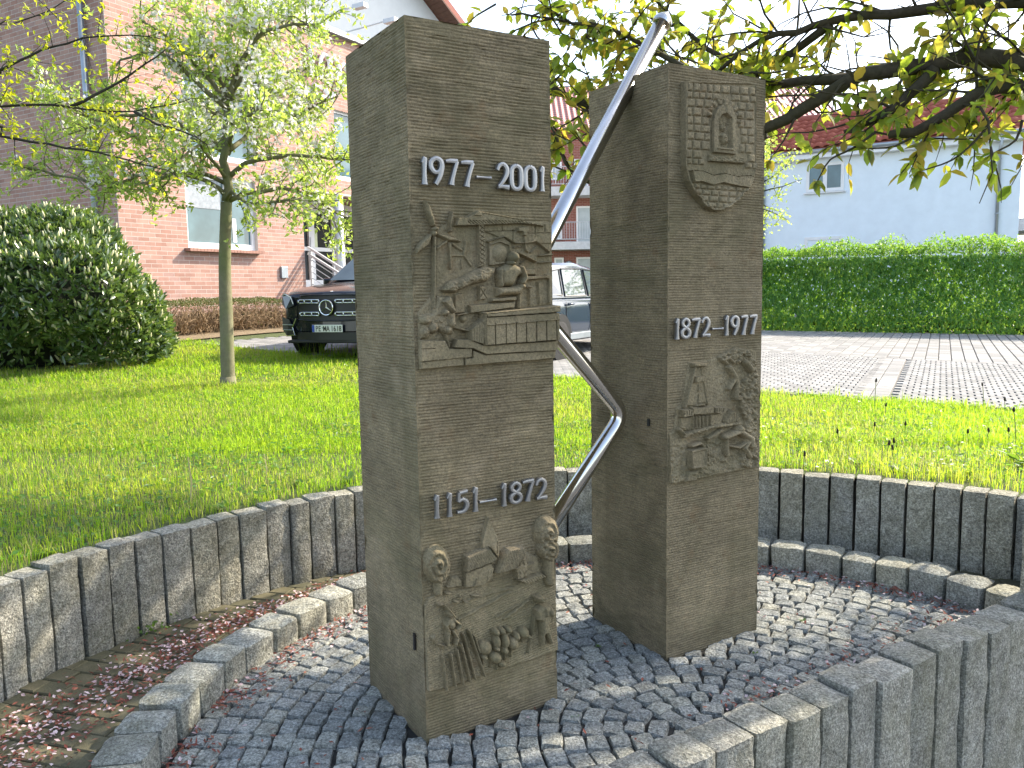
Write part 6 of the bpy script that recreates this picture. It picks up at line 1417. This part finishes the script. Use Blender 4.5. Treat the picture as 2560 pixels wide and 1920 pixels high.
# hornbeam hedge along the car park
H0, H1 = on_ground(1840, 828)[:2], on_ground(2680, 843)[:2]; H1 = H1 + (H1 - H0) * .9; dirb = H1 - H0; Lb = np.hypot(*dirb); dirb = dirb / Lb; nb2 = np.array([-dirb[1], dirb[0]]); nb2 = nb2 if nb2[1] > 0 else -nb2
ztop = at_depth(2200, 638, float((H0 + (H1 - H0) * .27)[1]))[2]
hed = empty('hornbeam_hedge', (*((H0 + H1) / 2), float(gz(*((H0 + H1) / 2)))), 0, 'tall dense green hornbeam hedge along the paved car park', 'hedge')
def hedge_pts(n, s, w, t):
    xy = H0 + dirb * s[:, None] + nb2 * w[:, None]; g = gz(xy[:, 0], xy[:, 1]); return np.column_stack([xy, g + .04 + (ztop - g - .04) * t])
n = 46000; s_, t_ = RNG.random(n) * Lb, RNG.random(n) ** .9; w_ = -.04 + np.where(RNG.random(n) < .55, .14, .7) * RNG.random(n) ** 1.6 + .14 * fbm(np.column_stack([s_ * 1.6, t_ * 3.5, t_ * 0]), 1., 3, 2); p = hedge_pts(n, s_, w_, t_)
out = np.array([*-nb2, 0]); nrm = unit(out * 1.0 + RNG.normal(0, .38, (n, 3)) + [0, 0, .55]); ax = unit(RNG.normal(0, .45, (n, 3)) + [0, 0, -1.] + out * .5)
leaf_part('foliage', M['leaf_hedge'], hed, p, ax, nrm, RNG.uniform(.06, .11, n), RNG.uniform(.036, .062, n), .3, .15, True, tone=np.clip(.45 + .5 * fbm(np.column_stack([s_ * 1.3, t_ * 3, t_ * 0]), 1., 9, 3) + RNG.normal(0, .22, n), 0, .99))
n = 14000; s_ = RNG.random(n) * Lb; w_ = RNG.random(n) * .75; t_ = 1 + (.15 + .15 * fbm(np.column_stack([s_ * 2.2, w_, w_ * 0]), 1., 8, 2)) * RNG.random(n); p = hedge_pts(n, s_, w_, t_)
leaf_part('foliage', M['leaf_hedge'], hed, p, rdir(n, .5), rdir(n, .8), RNG.uniform(.045, .08, n), RNG.uniform(.03, .045, n), .3, .1, True)
sp = MB(); SN = []
for i in range(150):
    s0 = RNG.random() * Lb; a = hedge_pts(1, np.array([s0]), np.array([.2]), np.array([.98]))[0]; L = RNG.uniform(.15, .42) if i > 4 else RNG.uniform(.5, .8)
    q, _ = twig(sp, a, unit(RNG.normal(0, .25, 3) + [0, 0, 1.]), L, .005, .25, 0, 4, 5); SN += [x for x in q[1:] for _ in range(3)]
sp.build('shoots', M['bark_dark'], hed, True, 'stuff'); SN = np.array(SN); n = len(SN); leaf_part('foliage', M['leaf_hedge'], hed, SN + RNG.normal(0, .02, (n, 3)), rdir(n, .3), rdir(n, .8), RNG.uniform(.035, .06, n), RNG.uniform(.025, .035, n), .3, .1, True)
c = (H0 + H1) / 2 + nb2 * .40; g = float(gz(*c)); MB().box((c[0], c[1], g + .2), (Lb - .1, .06, .45), ((*dirb, 0), (*nb2, 0), (0, 0, 1))).build('stems', M['bark_dark'], hed)
# leafy young tree by the hedge, half hidden by the right pillar
ST = at_depth(1880, 700, 15.5); sg = np.array([ST[0], ST[1], float(gz(ST[0], ST[1]))]); stree = empty('young_tree', sg, 0, 'bright green leafy young tree beside the right pillar in front of the pale house', 'tree')
sw_ = MB(); SN = []; top = at_depth(1880, 300, 15.5)
limb(sw_, [sg - [0, 0, .1], sg + [.03, 0, 1.2], (sg + top) / 2, top], .07, .015, 8)
for i in range(34):
    t = RNG.uniform(.35, 1.); a = sg + (top - sg) * t; q, dd = twig(sw_, a, unit(RNG.normal(size=3) * [1, 1, .4] + [0, 0, .35]), RNG.uniform(.5, 1.1), .016, .35, 0, 5, 5); SN += q[1:]
    for _ in range(3): q2, _ = twig(sw_, q[RNG.integers(1, 5)], rdir(1, .2)[0], RNG.uniform(.2, .5), .006, .4, 0, 4, 4); SN += q2[1:]
sw_.build('trunk', M['bark_dark'], stree, True); SN = np.repeat(np.array(SN), 6, 0); n = len(SN)
leaf_part('crown', M['leaf_apple'], stree, SN + RNG.normal(0, .06, (n, 3)), rdir(n), rdir(n, .8), RNG.uniform(.05, .085, n), RNG.uniform(.03, .05, n), .3, .15, True)
# ------------------------------------------------------------------ grass, weeds, fallen blossom
M['grass'] = leaf_mat('grass blade', [(.075, .16, .014), (.125, .22, .018), (.18, .28, .022), (.25, .33, .04), (.21, .29, .03), (.36, .31, .16)], .55, .45, [(.30, .58, .02), (.42, .68, .03), (.54, .76, .03), (.68, .80, .06), (.60, .74, .04), (.5, .44, .2)])
def lawn_points(n, ylo, yhi):
    x = RNG.uniform(-9.5, 7.5, n * 3); y = RNG.uniform(ylo, yhi, n * 3); P = np.column_stack([x, y]); z = gz(x, y); u, v = project(np.column_stack([P, z]))
    k = (np.hypot(x - CO[0], y - CO[1]) > RO + .13) & (u > -800) & (u < 3300) & (v < 2300) & (side(P) < .02) & ((P - CH0) @ CHN < -.3)
    k &= ~((np.abs((P - A) @ nh - .3) < .75) & ((P - A) @ dirh > -.3) & ((P - A) @ dirh < Lh + .3)) & ~(((x - lc[0]) / 1.8) ** 2 + ((y - lc[1]) / 1.05) ** 2 < 1) & ((y < 14.2) | (x > -3)) & ~(((P - BC) @ NF < .1) & (P[:, 1] > 12))
    return np.column_stack([P, z])[k]
bl = []
for (n, a, b, hs_, ws) in ((52000, 3.0, 6.0, (.05, .11), .0036), (70000, 5.6, 9.0, (.05, .12), .0046), (52000, 8.6, 14.8, (.05, .12), .0075)):
    p = lawn_points(n, a, b); m = len(p); tuft = .5 + .5 * fbm(p * [1, 1, 0], 1.7, 2, 3); h = RNG.uniform(*hs_, m) * (.35 + 1.15 * np.clip(tuft, 0, 1) ** 1.3); bl.append((p, h, np.full(m, ws) * RNG.uniform(.7, 1.3, m)))
# taller fringe along the wall, the bush and the drive
e = lawn_points(30000, 2.5, 14.); d_w = np.hypot(e[:, 0] - CO[0], e[:, 1] - CO[1]) - RO; d_b = np.abs(np.sqrt(((e[:, 0] - lc[0]) / 1.8) ** 2 + ((e[:, 1] - lc[1]) / 1.05) ** 2) - 1); d_e = -side(e[:, :2])
sel = (d_w < .30) & (RNG.random(len(e)) < .9) | (d_b < .16) | ((d_e < .25) & (e[:, 0] < -1.5)) | ((d_e < .15) & (RNG.random(len(e)) < .5)); e = e[sel]; m = len(e); near = np.hypot(e[:, 0], e[:, 1]) < 7; tall = (e[:, 0] < -1.2) & (e[:, 0] > -3.2) & (e[:, 1] > 10)
bl.append((e, RNG.uniform(.07, .17, m) * np.where(tall, 2.3, 1) * np.where(near & (np.hypot(e[:, 0] - CO[0], e[:, 1] - CO[1]) - RO < .3), .62, 1), np.where(near, .004, .0075)))
p = np.vstack([b[0] for b in bl]); h = np.concatenate([b[1] for b in bl]); w = np.concatenate([b[2] for b in bl]); n = len(p)
an = RNG.uniform(0, 2 * math.pi, n); sdv = np.column_stack([np.cos(an), np.sin(an), np.zeros(n)]); ln_ = np.column_stack([np.cos(an + 1.57 + RNG.normal(0, .5, n)), np.sin(an + 1.57), np.zeros(n)]); le = RNG.uniform(.1, 1.35, n)[:, None]; up = np.array([0, 0, 1.])
h_ = h[:, None]; w_ = w[:, None]; b0 = p - up * .01
V = np.stack([b0 - sdv * w_ * .5, b0 + sdv * w_ * .5, p + up * h_ * .55 + ln_ * h_ * .18 * le + sdv * w_ * .42, p + up * h_ * .55 + ln_ * h_ * .18 * le - sdv * w_ * .42, p + up * h_ * (1 - .3 * le) + ln_ * h_ * .7 * le], 1).reshape(-1, 3)
b = np.arange(n) * 5; Q = np.column_stack([b, b + 1, b + 2, b + 3]); T = np.column_stack([b + 3, b + 2, b + 4]); tone = np.clip(.42 + .55 * fbm(p * [1, 1, 0], .9, 6, 3) + RNG.normal(0, .2, n), 0, .80); dry = (RNG.random(n) < .02 + .14 * (fbm(p * [1, 1, 0], 2.3, 14, 2) > .42)); tone = np.where(dry, RNG.uniform(.9, .999, n), tone)
gme = mesh_np('grass', V, Q, T, M['grass'], rnd=np.concatenate([tone, tone])); tag(obj('grass', gme), 'bright green uncut grass of the lawn', 'grass', kind='stuff')

p = np.vstack([lawn_points(9000, 2.8, 6.5), lawn_points(6000, 6, 11.)]); p = p[fbm(p * [1, 1, 0], 1.9, 31, 3) > -.05]; n = len(p); a = RNG.uniform(0, 6.28, n)
V, F, k = leaf_arrays(p + [0, 0, .012] + RNG.random((n, 3)) * [0, 0, .045], np.column_stack([np.cos(a), np.sin(a), RNG.uniform(-.1, .5, n)]), RNG.normal(0, .35, (n, 3)) + [0, 0, 1.], RNG.uniform(.018, .05, n), RNG.uniform(.014, .026, n), .2, .1, True)
tag(obj('clover', mesh_np('clover', V, tris=F, mat=leaf_mat('clover and herb leaf', [(.05, .13, .02), (.08, .18, .03), (.13, .22, .05)], .4, .4, [(.2, .48, .04), (.3, .56, .05), (.42, .62, .08)]), rnd=np.repeat(RNG.random(n), k))), 'low clover and herbs growing through the lawn grass', 'clover', kind='stuff')
# ribwort plantain heads on thin stalks in the right lawn
M['stalk'] = plain('green stalk', (.16, .20, .05), .7); M['seed'] = plain('dark seed head', (.02, .018, .012), .9); M['straw'] = plain('dry straw stem', (.42, .36, .18), .8); M['weed'] = leaf_mat('broad weed leaf', [(.06, .13, .02), (.09, .17, .03)], .35, .4, [(.2, .4, .03), (.3, .5, .04)])
zr = lambda x, y: (1860 + x / 3.16, 780 + y / 3.16)
ORD = ['first', 'second', 'third', 'fourth', 'fifth', 'sixth', 'seventh', 'eighth', 'ninth', 'tenth', 'eleventh', 'twelfth', 'thirteenth', 'fourteenth', 'fifteenth']
heads = [((1042, 548), 330), ((1885, 578), 200), ((2060, 695), 170), ((2132, 780), 300), ((1120, 740), 90), ((738, 950), 110), ((1032, 895), 110), ((1275, 890), 90), ((1145, 1045), 130), ((1185, 1025), 130), ((1768, 950), 100), ((1935, 940), 120), ((2090, 940), 130), ((478, 1130), 110), ((1176, 1082), 90)]
heads.sort(key=lambda q: q[0][0])
for i, (q, dl) in enumerate(heads):
    hp2 = zr(*q); ft = on_ground(hp2[0] + RNG.normal(0, 3), hp2[1] + dl / 3.16); top = at_depth(*hp2, ft[1]); o = empty('ribwort_plantain', ft, 0, f'{ORD[i]} thin ribwort stalk with dark seed head, counted from the left, in right lawn', 'weed', 'ribwort stalks in the right lawn')
    m = MB(); m.tube(tube_points([ft - [0, 0, .02], (ft + top) / 2 + [RNG.normal(0, .008), 0, 0], top], .04), .0028, 5); m.build('stalk', M['stalk'], o); MB().lathe(top - [0, 0, .008], (RNG.normal(0, .1), 0, 1), [(0, .004), (.006, .0085), (.022, .008), (.036, .003)], 8).build('seed_head', M['seed'], o, True)
for i, (a, b, lab) in enumerate((((477, 1258), (470, 1143), 'tall pale dry stem in the grass behind the left wall'), ((665, 1206), (660, 1135), 'shorter dry stem in the grass close to the near pillar'))):
    ft = on_ground(*a); top = at_depth(*b, ft[1]); o = empty('dry_stem', ft, 0, lab, 'weed'); MB().tube([ft, (ft + top) / 2 + [.01, 0, 0], top], [.005, .004, .003], 6).build('stem', M['straw'], o)
# broad-leaved weeds
def rosette(name, label, c, n, L, group=None):
    o = empty(name, c, 0, label, 'weed', group); a = RNG.uniform(0, 6.28, n); axv = np.column_stack([np.cos(a), np.sin(a), RNG.uniform(.2, 1.2, n)])
    leaf_part('leaves', M['weed'], o, np.tile(c, (n, 1)) + RNG.normal(0, L * .12, (n, 3)) * [1, 1, .2], axv, np.column_stack([-np.cos(a) * .5, -np.sin(a) * .5, np.ones(n)]), RNG.uniform(.6, 1.1, n) * L, RNG.uniform(.3, .5, n) * L, .2, .25, kind='thing'); return o
for i, (px, py, L) in enumerate(sorted(((760, 1215, .085), (880, 1205, .08), (560, 1275, .07), (2140, 1165, .09), (2250, 1180, .10), (2420, 1190, .10), (2548, 1165, .17), (1990, 1140, .08), (130, 1390, .07)))):
    rosette('dock_plant', f'{ORD[i]} broad-leaved weed from the left in the grass along the wall top', on_ground(px, py) + [0, 0, .01], 9, L, 'weeds along the wall')
c = at_height(355, 1575, 0.); o = empty('clover_patch', c, 0, 'small green clover patch at the foot of the left wall', 'weed'); n = 260
pc = np.column_stack([c[0] + RNG.normal(0, .05, n), c[1] + RNG.normal(0, .05, n), .005 + RNG.random(n) * .06]); kk = np.hypot(pc[:, 0] - CO[0], pc[:, 1] - CO[1]) < RO - .01; pc = pc[kk]; n = len(pc); leaf_part('leaves', M['weed'], o, pc, rdir(n, .2), rdir(n, 1.2), RNG.uniform(.012, .024, n), RNG.uniform(.012, .02, n), .1, .1, True, 'thing')
for i, (px, py, wh) in enumerate(((1495, 1615, 'left of the right pillar'), (2005, 1550, 'right of the right pillar, farther back'), (1886, 1635, 'just in front of the right pillar'), (1440, 1790, 'by the foot of the left pillar'))): rosette('joint_weed', 'tiny green weed sprouting between cobbles ' + wh, at_height(px, py, .0) + [0, 0, -.004], 12, .022, 'weeds between the cobbles')

# fallen petals: pale ones and rusty flower stalks
def drift(n, kind):
    out = []
    r = RNG.random
    if kind == 'path':
        t = RNG.uniform(math.radians(118), math.radians(190), n); k = np.clip(.42 + .24 * fbm(np.column_stack([t * 5, t * 0, t * 0]), 1., 4, 2) + RNG.normal(0, .16, n), .03, .97)
        pin = CR + RX * np.column_stack([np.cos(t), np.sin(t)]); d = np.column_stack([np.cos(t), np.sin(t)]); pr = pin - CO; bq = (pr * d).sum(1); Lr = -bq + np.sqrt(bq ** 2 - (pr ** 2).sum(1) + RO ** 2)
        xy = pin + d * (Lr * k)[:, None]
    elif kind == 'ring':
        t = RNG.uniform(math.radians(18), math.radians(215), n); rr = RI - np.abs(RNG.normal(0, .075, n)) - .006; xy = CR + rr[:, None] * np.column_stack([np.cos(t), np.sin(t)])
        k = fbm(np.column_stack([t * 9, t * 0, t * 0]), 1., 11, 2) > -.15; xy = xy[k]
    elif kind == 'front':
        t = RNG.uniform(-1.5, 2.2, n); xy = CH0 + CHD * t[:, None] - CHN * (np.abs(RNG.normal(0, .10, n)) + .01)[:, None]; k = fbm(np.column_stack([t * 4, t * 0, t * 0]), 1., 12, 2) > -.2; xy = xy[k]
    else:
        a = RNG.uniform(0, 6.28, n); rr = RI * np.sqrt(r(n)); xy = CR + rr[:, None] * np.column_stack([np.cos(a), np.sin(a)])
    xy = xy[((xy - CH0) @ CHN < -.008)]; ok = np.array([not in_pillar(x, y, .0) for x, y in xy]); return xy[ok]
def petals(name, label, mat, groups, size, ratio, z0):
    xy = np.vstack([drift(n, k) for n, k in groups]); n = len(xy); z = np.full(n, z0) + RNG.random(n) * .006
    leaf_part(name, mat, None, np.column_stack([xy, z]), RNG.normal(size=(n, 3)) * [1, 1, .25], RNG.normal(0, .3, (n, 3)) + [0, 0, 1.], RNG.uniform(.7, 1.2, n) * size, RNG.uniform(.7, 1.2, n) * size * ratio, .3, -.1, True).update_tag()
    o = bpy.data.objects[name]; tag(o, label, 'petals', kind='stuff')
M['pink'] = leaf_mat('fallen pink petal', [(.62, .44, .44), (.72, .60, .60), (.55, .36, .38)], .2, .7); M['rust'] = leaf_mat('rusty flower stalk', [(.27, .075, .045), (.20, .055, .038), (.34, .14, .08)], .15, .7)
petals('pink_petals', 'pale pink fallen petals drifted over path and cobbles', M['pink'], [(1250, 'path'), (380, 'ring'), (200, 'front'), (60, 'any')], .020, .72, .006)
petals('rusty_flower_stalks', 'rust red fallen flower stalks drifted over path and cobbles', M['rust'], [(2000, 'path'), (1500, 'ring'), (1000, 'front'), (380, 'any')], .028, .36, .004)
